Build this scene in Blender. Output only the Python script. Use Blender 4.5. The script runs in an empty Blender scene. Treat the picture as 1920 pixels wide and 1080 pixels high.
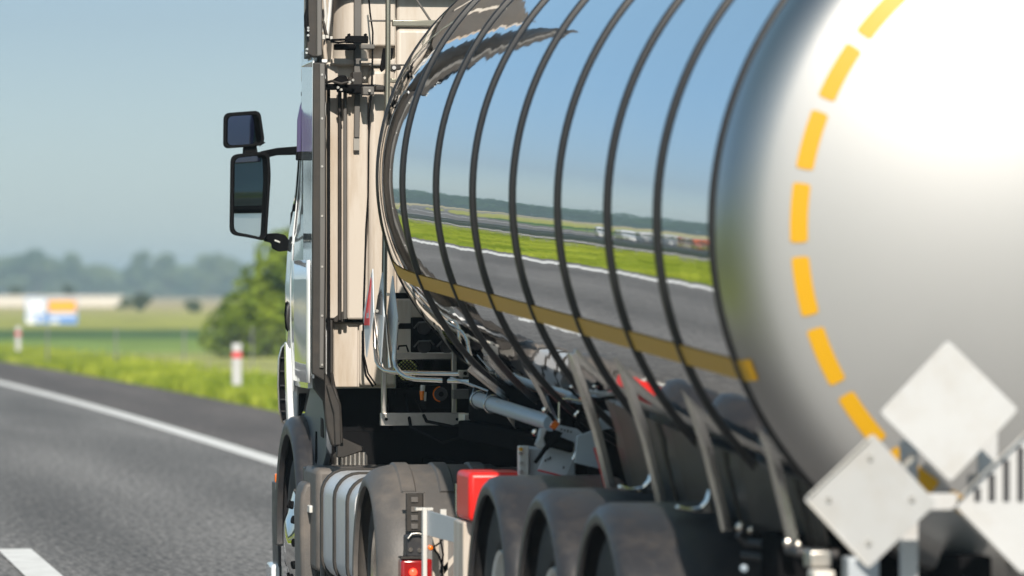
import bpy, bmesh, math, random
from mathutils import Vector, Matrix
random.seed(7)
R = math.radians
scene = bpy.context.scene
COL = scene.collection

# ------------------------------------------------------------------ camera
F_PX = 9850.0
YAW = math.atan(1468.0 / F_PX)
PITCH = math.atan(5.0 / F_PX)
CAM_Z = 1.84
cd = bpy.data.cameras.new('camera')
cam = bpy.data.objects.new('camera', cd); COL.objects.link(cam)
cam.location = (0, 0, CAM_Z)
cam.rotation_euler = (math.pi / 2 + PITCH, 0, -YAW)
cd.sensor_width = 36.0
cd.lens = 36.0 * F_PX / 1920.0
cd.clip_start = 0.5; cd.clip_end = 12000
cd.dof.use_dof = True
cd.dof.focus_distance = 26.5
cd.dof.aperture_fstop = 3.3
scene.camera = cam
CAMR = Matrix.Rotation(-YAW, 3, 'Z') @ Matrix.Rotation(PITCH, 3, 'X')

def P(u, v, Y):
    """world point seen at photo pixel (u, v) on the plane y = Y"""
    d = CAMR @ Vector(((u - 960) / F_PX, 1.0, (540 - v) / F_PX))
    return Vector((0, 0, CAM_Z)) + d * (Y / d.y)

# ------------------------------------------------------------------ light
SUN_EL, SUN_AZ = R(33), R(186.5)
world = bpy.data.worlds.new("World"); scene.world = world; world.use_nodes = True
nt = world.node_tree; nt.nodes.clear()
wo = nt.nodes.new('ShaderNodeOutputWorld'); bg = nt.nodes.new('ShaderNodeBackground')
sky = nt.nodes.new('ShaderNodeTexSky'); sky.sky_type = 'NISHITA'; sky.sun_disc = False
sky.sun_elevation = SUN_EL; sky.sun_rotation = SUN_AZ
sky.air_density = 1.0; sky.dust_density = 0.6; sky.ozone_density = 2.0; sky.altitude = 100
bg.inputs[1].default_value = 0.10
# blue-grey summer haze of the air itself : the sky colour is filtered by its height above the horizon
tcw = nt.nodes.new('ShaderNodeTexCoord'); spw = nt.nodes.new('ShaderNodeSeparateXYZ'); rpw = nt.nodes.new('ShaderNodeValToRGB'); mlw = nt.nodes.new('ShaderNodeMix')
mlw.data_type = 'RGBA'; mlw.blend_type = 'MULTIPLY'; mlw.inputs[0].default_value = 1.0
for pos, c in ((0.0, (.68, .82, 1.04)), (0.015, (.60, .70, .90)), (0.052, (.47, .53, .68)), (0.16, (.66, .75, .80)), (0.3, (1.0, 1.05, .92)), (0.45, (1.25, 1.28, .96)), (0.6, (1.3, 1.33, 1.0))):
    e_ = rpw.color_ramp.elements.new(pos); e_.color = (*c, 1)
rpw.color_ramp.elements.remove(rpw.color_ramp.elements[0]); rpw.color_ramp.elements[-1].color = (1.0, 1.05, .95, 1)
nt.links.new(tcw.outputs['Generated'], spw.inputs[0]); nt.links.new(spw.outputs['Z'], rpw.inputs[0])
nt.links.new(sky.outputs[0], mlw.inputs[6]); nt.links.new(rpw.outputs[0], mlw.inputs[7])
nt.links.new(mlw.outputs[2], bg.inputs[0]); nt.links.new(bg.outputs[0], wo.inputs[0])
sd = bpy.data.lights.new('sun', 'SUN'); sd.energy = 4.2; sd.angle = R(0.5); sd.color = (1.0, 0.91, 0.79)
sun = bpy.data.objects.new('sun', sd); COL.objects.link(sun)
sdir = Vector((math.sin(SUN_AZ) * math.cos(SUN_EL), math.cos(SUN_AZ) * math.cos(SUN_EL), math.sin(SUN_EL)))
sun.rotation_euler = sdir.to_track_quat('Z', 'Y').to_euler()
scene.view_settings.view_transform = 'Standard'; scene.view_settings.look = 'None'
scene.view_settings.gamma = 1.0
scene.view_settings.exposure = 0.35
scene.cycles.volume_bounces = 0
scene.cycles.max_bounces = 10

# ------------------------------------------------------------------ helpers
class MB:
    def __init__(s): s.bm = bmesh.new()
    def quad(s, *pts):
        vs = [s.bm.verts.new(p) for p in pts]; return s.bm.faces.new(vs)
    def box(s, lo, hi, m=None):
        x0, y0, z0 = lo; x1, y1, z1 = hi
        c = [(x0,y0,z0),(x1,y0,z0),(x1,y1,z0),(x0,y1,z0),(x0,y0,z1),(x1,y0,z1),(x1,y1,z1),(x0,y1,z1)]
        v = [s.bm.verts.new((m @ Vector(p)) if m else p) for p in c]
        for f in ((3,2,1,0),(4,5,6,7),(0,1,5,4),(1,2,6,5),(2,3,7,6),(3,0,4,7)): s.bm.faces.new([v[i] for i in f])
        return s
    def pbox(s, u0, v0, u1, v1, Y, d=0.03):
        a = P(u0, v1, Y); b = P(u1, v0, Y)
        return s.box((min(a.x,b.x), Y, min(a.z,b.z)), (max(a.x,b.x), Y + d, max(a.z,b.z)))
    def slab(s, pts, n, t):
        """polygon pts (3d) given thickness t along n"""
        n = Vector(n).normalized() * t
        a = [s.bm.verts.new(Vector(p)) for p in pts]; b = [s.bm.verts.new(Vector(p) + n) for p in pts]
        s.bm.faces.new(a); s.bm.faces.new(b[::-1])
        k = len(pts)
        for i in range(k): s.bm.faces.new((a[i], b[i], b[(i+1)%k], a[(i+1)%k]))
        return s
    def pslab(s, uv, Y, t=0.01):
        return s.slab([P(u, v, Y) for u, v in uv], (0, 1, 0), t)
    def tube(s, pts, r, seg=12, cap=True):
        pts = [Vector(p) for p in pts]; n = len(pts)
        rs = r if isinstance(r, (list, tuple)) else [r] * n
        t0 = (pts[1] - pts[0]).normalized()
        ref = Vector((0, 0, 1)) if abs(t0.z) < 0.9 else Vector((1, 0, 0))
        nrm = (ref - t0 * ref.dot(t0)).normalized(); rings = []
        for i in range(n):
            t = (pts[min(i+1, n-1)] - pts[max(i-1, 0)]).normalized()
            nrm = (nrm - t * nrm.dot(t)).normalized(); b = t.cross(nrm)
            rings.append([s.bm.verts.new(pts[i] + (nrm * math.cos(a) + b * math.sin(a)) * rs[i]) for a in [2*math.pi*k/seg for k in range(seg)]])
        for i in range(n - 1):
            for k in range(seg):
                s.bm.faces.new((rings[i][k], rings[i][(k+1)%seg], rings[i+1][(k+1)%seg], rings[i+1][k]))
        if cap: s.bm.faces.new(rings[0][::-1]); s.bm.faces.new(rings[-1])
        return s
    def ptube(s, uvY, r, **k): return s.tube([P(*p) for p in uvY], r, **k)
    def lathe(s, prof, m, seg=48, arc=None):
        """prof: (radius, axial) ; axis = local +y of m"""
        rings = []
        for r, a in prof:
            rings.append([s.bm.verts.new(m @ Vector((r*math.cos(2*math.pi*k/seg), a, r*math.sin(2*math.pi*k/seg)))) for k in range(seg)] if r > 1e-6 else [s.bm.verts.new(m @ Vector((0, a, 0)))])
        for i in range(len(rings) - 1):
            A, B = rings[i], rings[i+1]
            for k in range(seg):
                k2 = (k+1) % seg
                if len(A) == 1 and len(B) == 1: continue
                if len(A) == 1: s.bm.faces.new((A[0], B[k2], B[k]))
                elif len(B) == 1: s.bm.faces.new((A[k], A[k2], B[0]))
                else: s.bm.faces.new((A[k], A[k2], B[k2], B[k]))
        return s
    def sweep(s, path, prof, closed=True):
        """path: (y, z, ny, nz), prof: (x, off) -> verts at (x, y+ny*off, z+nz*off)"""
        rings = [[s.bm.verts.new((x, y + ny*o, z + nz*o)) for x, o in prof] for y, z, ny, nz in path]
        k = len(prof)
        for i in range(len(rings) - 1):
            for j in range(k if closed else k - 1):
                s.bm.faces.new((rings[i][j], rings[i][(j+1)%k], rings[i+1][(j+1)%k], rings[i+1][j]))
        if closed:
            s.bm.faces.new(rings[0][::-1]); s.bm.faces.new(rings[-1])
        return s
    def loft(s, rings, cap=True):
        rr = [[s.bm.verts.new(p) for p in r] for r in rings]; k = len(rr[0])
        for i in range(len(rr) - 1):
            for j in range(k): s.bm.faces.new((rr[i][j], rr[i][(j+1)%k], rr[i+1][(j+1)%k], rr[i+1][j]))
        if cap: s.bm.faces.new(rr[0][::-1]); s.bm.faces.new(rr[-1])
        return s
    def build(s, name, m, parent=None, bevel=0, angle=35, smooth=True, **props):
        bmesh.ops.recalc_face_normals(s.bm, faces=s.bm.faces)
        me = bpy.data.meshes.new(name); s.bm.to_mesh(me); s.bm.free()
        me.materials.append(m)
        if smooth:
            for p in me.polygons: p.use_smooth = True
            me.set_sharp_from_angle(angle=R(angle))
        o = bpy.data.objects.new(name, me); COL.objects.link(o)
        if parent is not None:
            o.parent = parent
            if parent.type == 'EMPTY': o.matrix_parent_inverse = Matrix.Translation(-parent.location)
        if bevel:
            b = o.modifiers.new('bevel', 'BEVEL'); b.width = bevel; b.segments = 3; b.limit_method = 'ANGLE'; b.angle_limit = R(40)
        for k, v in props.items(): o[k] = v
        return o

def tag(o, label, cat, group=None):
    o['label'] = label; o['category'] = cat
    if group: o['group'] = group
    return o
def thing(name, label, cat, loc, group=None):
    o = bpy.data.objects.new(name, None); COL.objects.link(o); o.location = loc
    o.empty_display_size = 0.3
    return tag(o, label, cat, group)
def dup(root, loc, label=None):
    r = root.copy(); COL.objects.link(r); r.location = loc
    if label: r['label'] = label
    for ch in list(root.children):
        c = ch.copy(); COL.objects.link(c); c.parent = r
        for g in ch.children:
            d = g.copy(); COL.objects.link(d); d.parent = c
    return r

# ------------------------------------------------------------------ materials
def mat(name, col, rough=0.5, metal=0.0, var=0.0, vscale=8.0, dirt=None, dscale=3.0, damt=0.5, bump=0.0, bscale=40.0, coat=0.0, emis=None, estr=0.0, spec=None, stretch=None):
    m = bpy.data.materials.new(name); m.use_nodes = True
    N = m.node_tree.nodes; L = m.node_tree.links; b = N['Principled BSDF']
    b.inputs['Base Color'].default_value = (*col, 1); b.inputs['Roughness'].default_value = rough
    b.inputs['Metallic'].default_value = metal; b.inputs['Coat Weight'].default_value = coat
    b.inputs['Coat Roughness'].default_value = 0.05
    if spec is not None: b.inputs['Specular IOR Level'].default_value = spec
    tc = N.new('ShaderNodeTexCoord'); co = tc.outputs['Object']
    if stretch:
        mp = N.new('ShaderNodeMapping'); mp.inputs['Scale'].default_value = stretch; L.new(co, mp.inputs[0]); co = mp.outputs[0]
    src = None
    if var:
        n = N.new('ShaderNodeTexNoise'); n.inputs['Scale'].default_value = vscale; n.inputs['Detail'].default_value = 6; L.new(co, n.inputs[0])
        mx = N.new('ShaderNodeMix'); mx.data_type = 'RGBA'; L.new(n.outputs[0], mx.inputs[0])
        mx.inputs[6].default_value = (*[c*(1-var) for c in col], 1); mx.inputs[7].default_value = (*[min(1, c*(1+var)) for c in col], 1); src = mx.outputs[2]
    if dirt:
        n = N.new('ShaderNodeTexNoise'); n.inputs['Scale'].default_value = dscale; n.inputs['Detail'].default_value = 9; n.inputs['Roughness'].default_value = 0.65; L.new(co, n.inputs[0])
        cr = N.new('ShaderNodeValToRGB'); cr.color_ramp.elements[0].position = 0.45; cr.color_ramp.elements[1].position = 0.72; L.new(n.outputs[0], cr.inputs[0])
        mu = N.new('ShaderNodeMath'); mu.operation = 'MULTIPLY'; mu.inputs[1].default_value = damt; L.new(cr.outputs[0], mu.inputs[0])
        mx = N.new('ShaderNodeMix'); mx.data_type = 'RGBA'; L.new(mu.outputs[0], mx.inputs[0])
        if src: L.new(src, mx.inputs[6])
        else: mx.inputs[6].default_value = (*col, 1)
        mx.inputs[7].default_value = (*dirt, 1); src = mx.outputs[2]
        ra = N.new('ShaderNodeMath'); ra.operation = 'MULTIPLY_ADD'; ra.inputs[1].default_value = 0.35; ra.inputs[2].default_value = rough; L.new(mu.outputs[0], ra.inputs[0]); L.new(ra.outputs[0], b.inputs['Roughness'])
    if src: L.new(src, b.inputs['Base Color'])
    if bump:
        n = N.new('ShaderNodeTexNoise'); n.inputs['Scale'].default_value = bscale; n.inputs['Detail'].default_value = 4; L.new(co, n.inputs[0])
        bp = N.new('ShaderNodeBump'); bp.inputs['Strength'].default_value = bump; bp.inputs['Distance'].default_value = 0.01; L.new(n.outputs[0], bp.inputs['Height']); L.new(bp.outputs[0], b.inputs['Normal'])
    if emis:
        b.inputs['Emission Color'].default_value = (*emis, 1); b.inputs['Emission Strength'].default_value = estr
    return m

M = {}
M['mirror'] = mat('polished_steel', (0.74, 0.75, 0.77), 0.025, 1.0)
M['satin'] = mat('satin_steel', (0.46, 0.46, 0.465), 0.52, .7, var=0.03, vscale=2)
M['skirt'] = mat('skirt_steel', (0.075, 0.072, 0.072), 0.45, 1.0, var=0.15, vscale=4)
M['rib'] = mat('rib_steel', (0.60, 0.585, 0.57), 0.20, 1.0, var=0.2, vscale=12)
M['ring'] = mat('black_ring', (0.010, 0.010, 0.012), 0.35)
M['yellow'] = mat('yellow_reflector', (0.62, 0.33, 0.004), 0.45)
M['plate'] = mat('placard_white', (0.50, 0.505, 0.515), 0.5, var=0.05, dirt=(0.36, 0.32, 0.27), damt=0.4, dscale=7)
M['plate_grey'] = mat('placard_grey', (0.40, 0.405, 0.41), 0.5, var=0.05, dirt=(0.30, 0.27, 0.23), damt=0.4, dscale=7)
M['plate_warm'] = mat('placard_edge', (0.70, 0.66, 0.60), 0.4)
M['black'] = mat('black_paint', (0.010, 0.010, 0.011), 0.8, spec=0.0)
M['rubber'] = mat('rubber', (0.020, 0.017, 0.015), 0.6, var=0.3, vscale=20, dirt=(0.08, 0.066, 0.055), damt=0.45, dscale=9)
M['plastic'] = mat('grey_plastic', (0.095, 0.089, 0.086), 0.5, var=0.12, vscale=9, dirt=(0.22, 0.185, 0.155), damt=0.55, dscale=4, bump=0.15, bscale=90)
M['fender'] = mat('fender_plastic', (0.028, 0.028, 0.032), 0.40, var=0.15, vscale=9, dirt=(0.075, 0.064, 0.056), damt=0.45, dscale=14, bump=0.12, bscale=120)
M['tyre'] = mat('tyre_rubber', (0.02, 0.02, 0.021), 0.75, var=0.3, vscale=15)
M['cream'] = mat('cab_back_paint', (0.56, 0.51, 0.455), 0.42, var=0.06, vscale=6, dirt=(0.36, 0.27, 0.18), damt=0.8, dscale=9, stretch=(1, 1, 0.14))
M['white'] = mat('cab_white_paint', (0.82, 0.84, 0.86), 0.12, coat=1.0, var=0.03, vscale=3)
M['alu'] = mat('aluminium', (0.52, 0.50, 0.47), 0.38, 1.0, var=0.15, vscale=14, dirt=(0.30, 0.27, 0.24), damt=0.4, dscale=10)
M['alu_w'] = mat('painted_light_metal', (0.62, 0.62, 0.60), 0.4, var=0.06, vscale=8, dirt=(0.40, 0.36, 0.31), damt=0.4, dscale=8)
M['chrome'] = mat('chrome_steel', (0.76, 0.70, 0.64), 0.24, 1.0, var=0.1, vscale=20)
M['hubchrome'] = mat('hub_chrome', (0.8, 0.8, 0.8), 0.06, 1.0)
M['splash'] = mat('splash_guard_plastic', (0.075, 0.085, 0.10), 0.4, var=0.1, vscale=6)
M['tank_white'] = mat('fuel_tank_paint', (0.56, 0.58, 0.61), 0.3, var=0.04, vscale=5, dirt=(0.5, 0.47, 0.42), damt=0.3, dscale=8)
M['inner_shade'] = mat('inner_shade_paint', (0.05, 0.045, 0.042), 0.55, var=0.3, vscale=7, dirt=(0.16, 0.13, 0.10), damt=0.5, dscale=4)  # dark base colour paints in the shade of the inward faces
M['bluepipe'] = mat('blue_grey_pipe', (0.30, 0.37, 0.44), 0.35, var=0.08, vscale=10)
M['greybox'] = mat('grey_box', (0.42, 0.46, 0.50), 0.45, var=0.05)
M['red'] = mat('red_plastic', (0.72, 0.016, 0.012), 0.38, var=0.08, vscale=5)
M['orange'] = mat('orange_lens', (0.85, 0.18, 0.01), 0.2, coat=0.5)
M['redlens'] = mat('red_lens', (0.30, 0.012, 0.012), 0.15, coat=0.6)
M['redlit'] = mat('red_lit_lens', (0.6, 0.02, 0.02), 0.3, emis=(1.0, 0.05, 0.02), estr=3.5)
M['yellowlamp'] = mat('yellow_spring', (0.60, 0.62, 0.12), 0.5, var=0.3, vscale=40)
M['glass'] = mat('dark_glass', (0.02, 0.045, 0.05), 0.03, spec=0.6)
M['visor'] = mat('tinted_visor', (0.06, 0.05, 0.13), 0.08, coat=1.0)
M['mglass'] = mat('mirror_glass', (0.80, 0.86, 0.86), 0.01, 1.0)
M['strap'] = mat('grey_strap', (0.115, 0.11, 0.105), 0.55, var=0.1, vscale=12)
M['strap_l'] = mat('light_strap', (0.30, 0.29, 0.27), 0.5)
M['post'] = mat('galvanised_post', (0.30, 0.29, 0.24), 0.35, 0.8, var=0.15, vscale=10)
M['redprint'] = mat('red_print', (0.65, 0.04, 0.05), 0.5)
M['blackprint'] = mat('black_print', (0.03, 0.03, 0.035), 0.5)
M['fplate'] = mat('blue_white_plate', (0.66, 0.71, 0.76), 0.35, var=0.05)
M['conc'] = mat('pale_concrete', (0.62, 0.58, 0.52), 0.8, var=0.06, vscale=1.5)
M['galv'] = mat('galvanised_steel', (0.20, 0.20, 0.21), 0.55, 0.3, var=0.12, vscale=6)

def ground_mat():
    m = bpy.data.materials.new('field_ground'); m.use_nodes = True
    N = m.node_tree.nodes; L = m.node_tree.links; b = N['Principled BSDF']; b.inputs['Roughness'].default_value = 0.95
    b.inputs['Specular IOR Level'].default_value = 0.1
    tc = N.new('ShaderNodeTexCoord'); sp = N.new('ShaderNodeSeparateXYZ'); L.new(tc.outputs['Object'], sp.inputs[0])
    nz = N.new('ShaderNodeTexNoise'); nz.inputs['Scale'].default_value = 0.02; nz.inputs['Detail'].default_value = 5; L.new(tc.outputs['Object'], nz.inputs[0])
    ma = N.new('ShaderNodeMath'); ma.operation = 'MULTIPLY_ADD'; ma.inputs[1].default_value = 26.0; L.new(nz.outputs[0], ma.inputs[0]); L.new(sp.outputs['Y'], ma.inputs[2])
    mr = N.new('ShaderNodeMath'); mr.operation = 'DIVIDE'; mr.inputs[1].default_value = 1500.0; L.new(ma.outputs[0], mr.inputs[0])
    cr = N.new('ShaderNodeValToRGB'); e = cr.color_ramp.elements
    stops = [(0, (0.26, 0.32, 0.030)), (112, (0.28, 0.33, 0.035)), (124, (0.44, 0.44, 0.17)), (165, (0.42, 0.43, 0.14)), (178, (0.24, 0.34, 0.075)), (214, (0.22, 0.33, 0.075)),
             (220, (0.075, 0.15, 0.045)), (262, (0.08, 0.16, 0.045)), (275, (0.38, 0.39, 0.09)), (380, (0.40, 0.40, 0.10)), (520, (0.48, 0.43, 0.16)), (640, (0.52, 0.42, 0.22)), (1200, (0.50, 0.41, 0.22))]
    e[0].position = 0; e[0].color = (*stops[0][1], 1); e[1].position = stops[1][0]/1500; e[1].color = (*stops[1][1], 1)
    for y, c in stops[2:]:
        x = e.new(y/1500); x.color = (*c, 1)
    L.new(mr.outputs[0], cr.inputs[0])
    n2 = N.new('ShaderNodeTexNoise'); n2.inputs['Scale'].default_value = 0.35; n2.inputs['Detail'].default_value = 8; n2.inputs['Roughness'].default_value = 0.7
    mp = N.new('ShaderNodeMapping'); mp.inputs['Scale'].default_value = (1, 0.25, 1); L.new(tc.outputs['Object'], mp.inputs[0]); L.new(mp.outputs[0], n2.inputs[0])
    hs = N.new('ShaderNodeMapRange'); hs.inputs[1].default_value = 0.3; hs.inputs[2].default_value = 0.7; hs.inputs[3].default_value = 0.6; hs.inputs[4].default_value = 1.35; L.new(n2.outputs[0], hs.inputs[0])
    mx = N.new('ShaderNodeVectorMath'); mx.operation = 'SCALE'; L.new(cr.outputs[0], mx.inputs[0]); L.new(hs.outputs[0], mx.inputs['Scale']); L.new(mx.outputs[0], b.inputs['Base Color'])
    return m
def asphalt_mat(name='asphalt', c0=(0.060, 0.057, 0.056), c1=(0.31, 0.295, 0.28), warm=None):
    m = bpy.data.materials.new(name); m.use_nodes = True
    N = m.node_tree.nodes; L = m.node_tree.links; b = N['Principled BSDF']; b.inputs['Roughness'].default_value = 0.85; b.inputs['Specular IOR Level'].default_value = 0.25
    tc = N.new('ShaderNodeTexCoord')
    v = N.new('ShaderNodeTexNoise'); v.inputs['Scale'].default_value = 20; v.inputs['Detail'].default_value = 5; v.inputs['Roughness'].default_value = 0.75; L.new(tc.outputs['Object'], v.inputs[0])
    n = N.new('ShaderNodeTexNoise'); n.inputs['Scale'].default_value = 0.9; n.inputs['Detail'].default_value = 5
    mp = N.new('ShaderNodeMapping'); mp.inputs['Scale'].default_value = (1, 0.09, 1); L.new(tc.outputs['Object'], mp.inputs[0]); L.new(mp.outputs[0], n.inputs[0])
    cr = N.new('ShaderNodeValToRGB'); cr.color_ramp.elements[0].position = 0.40; cr.color_ramp.elements[0].color = (*c0, 1); cr.color_ramp.elements[1].position = 0.62; cr.color_ramp.elements[1].color = (*c1, 1); L.new(v.outputs[0], cr.inputs[0])
    mr = N.new('ShaderNodeMapRange'); mr.inputs[1].default_value = 0.3; mr.inputs[2].default_value = 0.7; mr.inputs[3].default_value = 0.78; mr.inputs[4].default_value = 1.22; L.new(n.outputs[0], mr.inputs[0])
    mx = N.new('ShaderNodeVectorMath'); mx.operation = 'SCALE'; L.new(cr.outputs[0], mx.inputs[0])
    n3 = N.new('ShaderNodeTexNoise'); n3.inputs['Scale'].default_value = 24; n3.inputs['Detail'].default_value = 4; n3.inputs['Roughness'].default_value = .7
    mp3 = N.new('ShaderNodeMapping'); mp3.inputs['Scale'].default_value = (1, .10, 1); L.new(tc.outputs['Object'], mp3.inputs[0]); L.new(mp3.outputs[0], n3.inputs[0])
    m3 = N.new('ShaderNodeMapRange'); m3.inputs[1].default_value = .38; m3.inputs[2].default_value = .62; m3.inputs[3].default_value = .68; m3.inputs[4].default_value = 1.34; L.new(n3.outputs[0], m3.inputs[0])
    mm = N.new('ShaderNodeMath'); mm.operation = 'MULTIPLY'; L.new(mr.outputs[0], mm.inputs[0]); L.new(m3.outputs[0], mm.inputs[1])
    sx = N.new('ShaderNodeSeparateXYZ'); L.new(tc.outputs['Object'], sx.inputs[0])
    w1 = N.new('ShaderNodeMath'); w1.operation = 'MULTIPLY_ADD'; w1.inputs[1].default_value = 2 * math.pi / 1.875; w1.inputs[2].default_value = 2.3; L.new(sx.outputs['X'], w1.inputs[0])
    w2 = N.new('ShaderNodeMath'); w2.operation = 'SINE'; L.new(w1.outputs[0], w2.inputs[0])
    w3 = N.new('ShaderNodeMath'); w3.operation = 'MULTIPLY_ADD'; w3.inputs[1].default_value = .10; w3.inputs[2].default_value = 1.0; L.new(w2.outputs[0], w3.inputs[0])
    m4 = N.new('ShaderNodeMath'); m4.operation = 'MULTIPLY'; L.new(mm.outputs[0], m4.inputs[0]); L.new(w3.outputs[0], m4.inputs[1]); mm = m4
    L.new(mm.outputs[0], mx.inputs['Scale']); L.new(mx.outputs[0], b.inputs['Base Color'])
    bp = N.new('ShaderNodeBump'); bp.inputs['Strength'].default_value = 0.5; bp.inputs['Distance'].default_value = 0.006; L.new(v.outputs[0], bp.inputs['Height']); L.new(bp.outputs[0], b.inputs['Normal'])
    return m
def leaf_mat(name, dark, light, scale=1.2):
    m = bpy.data.materials.new(name); m.use_nodes = True
    N = m.node_tree.nodes; L = m.node_tree.links; b = N['Principled BSDF']; b.inputs['Roughness'].default_value = 0.6
    b.inputs['Specular IOR Level'].default_value = 0.2
    tc = N.new('ShaderNodeTexCoord'); n = N.new('ShaderNodeTexNoise'); n.inputs['Scale'].default_value = scale; n.inputs['Detail'].default_value = 4; L.new(tc.outputs['Object'], n.inputs[0])
    cr = N.new('ShaderNodeValToRGB'); cr.color_ramp.elements[0].position = 0.35; cr.color_ramp.elements[0].color = (*dark, 1); cr.color_ramp.elements[1].position = 0.68; cr.color_ramp.elements[1].color = (*light, 1)
    L.new(n.outputs[0], cr.inputs[0]); L.new(cr.outputs[0], b.inputs['Base Color'])
    tr = N.new('ShaderNodeBsdfTranslucent'); L.new(cr.outputs[0], tr.inputs[0]); mx = N.new('ShaderNodeMixShader'); mx.inputs[0].default_value = 0.3
    L.new(b.outputs[0], mx.inputs[1]); L.new(tr.outputs[0], mx.inputs[2]); L.new(mx.outputs[0], N['Material Output'].inputs[0])
    return m
M['ground'] = ground_mat()
M['asphalt'] = asphalt_mat()
M['shoulder'] = asphalt_mat('shoulder_asphalt', (0.070, 0.062, 0.059), (0.20, 0.175, 0.162))
M['marking'] = mat('road_paint', (0.86, 0.84, 0.80), 0.6, var=0.1, vscale=6, dirt=(0.4, 0.38, 0.35), damt=0.4, dscale=5)
M['leaf'] = leaf_mat('roadside_leaves', (0.05, 0.10, 0.012), (0.31, 0.40, 0.040), 0.9)
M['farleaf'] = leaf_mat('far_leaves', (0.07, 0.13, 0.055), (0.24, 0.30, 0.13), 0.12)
M['edgeleaf'] = leaf_mat('forest_edge_leaves', (0.02, 0.06, 0.02), (0.06, 0.12, 0.04), 0.12)
M['bushleaf'] = leaf_mat('bush_leaves', (0.05, 0.075, 0.025), (0.11, 0.14, 0.04), 0.6)
M['grass'] = leaf_mat('grass_blades', (0.20, 0.28, 0.02), (0.44, 0.49, 0.055), 0.25)
M['bark'] = mat('bark', (0.09, 0.07, 0.05), 0.9, var=0.3, vscale=5)
# ripples and a faint panel waviness in the polished barrel
def ripple(m, amt, stretch, scale, dist=0.01):
    N = m.node_tree.nodes; L = m.node_tree.links; b = N['Principled BSDF']
    tc = N.new('ShaderNodeTexCoord'); mp = N.new('ShaderNodeMapping'); mp.inputs['Scale'].default_value = stretch
    n = N.new('ShaderNodeTexNoise'); n.inputs['Scale'].default_value = scale; n.inputs['Detail'].default_value = 2
    L.new(tc.outputs['Object'], mp.inputs[0]); L.new(mp.outputs[0], n.inputs[0])
    bp = N.new('ShaderNodeBump'); bp.inputs['Strength'].default_value = amt; bp.inputs['Distance'].default_value = dist
    L.new(n.outputs[0], bp.inputs['Height']); L.new(bp.outputs[0], b.inputs['Normal'])
ripple(M['mirror'], 0.16, (1, 1, 1), 2.0)
def head_finish(m):
    N = m.node_tree.nodes; L = m.node_tree.links; b = N['Principled BSDF']
    tc = N.new('ShaderNodeTexCoord'); sb = N.new('ShaderNodeVectorMath'); sb.operation = 'SUBTRACT'; sb.inputs[1].default_value = (4.25, 0, 2.05)
    ml = N.new('ShaderNodeVectorMath'); ml.operation = 'MULTIPLY'; ml.inputs[1].default_value = (1, 0, 1); ln = N.new('ShaderNodeVectorMath'); ln.operation = 'LENGTH'
    L.new(tc.outputs['Object'], sb.inputs[0]); L.new(sb.outputs[0], ml.inputs[0]); L.new(ml.outputs[0], ln.inputs[0])
    a = N.new('ShaderNodeMapRange'); a.interpolation_type = 'SMOOTHSTEP'; a.inputs[1].default_value = 1.0; a.inputs[2].default_value = 1.2; a.inputs[3].default_value = .50; a.inputs[4].default_value = .30
    c = N.new('ShaderNodeMapRange'); c.interpolation_type = 'SMOOTHSTEP'; c.inputs[1].default_value = 1.0; c.inputs[2].default_value = 1.2; c.inputs[3].default_value = .62; c.inputs[4].default_value = 1.0
    L.new(ln.outputs['Value'], a.inputs[0]); L.new(ln.outputs['Value'], c.inputs[0]); L.new(a.outputs[0], b.inputs['Roughness']); L.new(c.outputs[0], b.inputs['Metallic'])
    n = N.new('ShaderNodeTexNoise'); n.inputs['Scale'].default_value = 60; n.inputs['Detail'].default_value = 3
    mp = N.new('ShaderNodeMapping'); mp.inputs['Scale'].default_value = (1, 1, .04); L.new(tc.outputs['Object'], mp.inputs[0]); L.new(mp.outputs[0], n.inputs[0])
    bp = N.new('ShaderNodeBump'); bp.inputs['Strength'].default_value = .05; bp.inputs['Distance'].default_value = .004; L.new(n.outputs[0], bp.inputs['Height']); L.new(bp.outputs[0], b.inputs['Normal'])
head_finish(M['satin'])

# ------------------------------------------------------------------ setting
def cx(y):           # lateral bend of the road further ahead
    return -((y - 62) ** 2) / (2 * 2100.0) if y > 62 else 0.0
def strip(name, x0, x1, y0, y1, z, m, step=4.0, **props):
    mb = MB(); n = max(1, int(math.ceil((y1 - y0) / step))); prev = None
    for i in range(n + 1):
        y = y0 + (y1 - y0) * i / n; a = mb.bm.verts.new((x0 + cx(y), y, z)); b = mb.bm.verts.new((x1 + cx(y), y, z))
        if prev: mb.bm.faces.new((prev[0], prev[1], b, a))
        prev = (a, b)
    return mb.build(name, m, smooth=False, **props)
mb = MB(); mb.quad((-5000, -5000, -0.05), (5000, -5000, -0.05), (5000, 5000, -0.05), (-5000, 5000, -0.05))
mb.build('ground', M['ground'], smooth=False, kind='structure')
strip('road', -2.35, 6.0, -200, 420, 0.0, M['asphalt'], kind='structure')
strip('hard_shoulder', 6.0, 8.3, -200, 420, 0.004, M['shoulder'], kind='structure')
strip('opposite_road', -19.0, -8.0, -200, 700, 0.0, M['asphalt'], kind='structure')
strip('edge_line', 5.66, 5.94, -200, 420, 0.008, M['marking'], kind='structure')
strip('median_edge_line', -2.05, -1.70, -200, 420, 0.008, M['marking'], kind='structure')
strip('opposite_edge_line', -8.7, -8.45, -200, 700, 0.008, M['marking'], kind='structure')
strip('opposite_shoulder_line', -16.3, -16.05, -200, 700, 0.008, M['marking'], kind='structure')
mb = MB()
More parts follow.
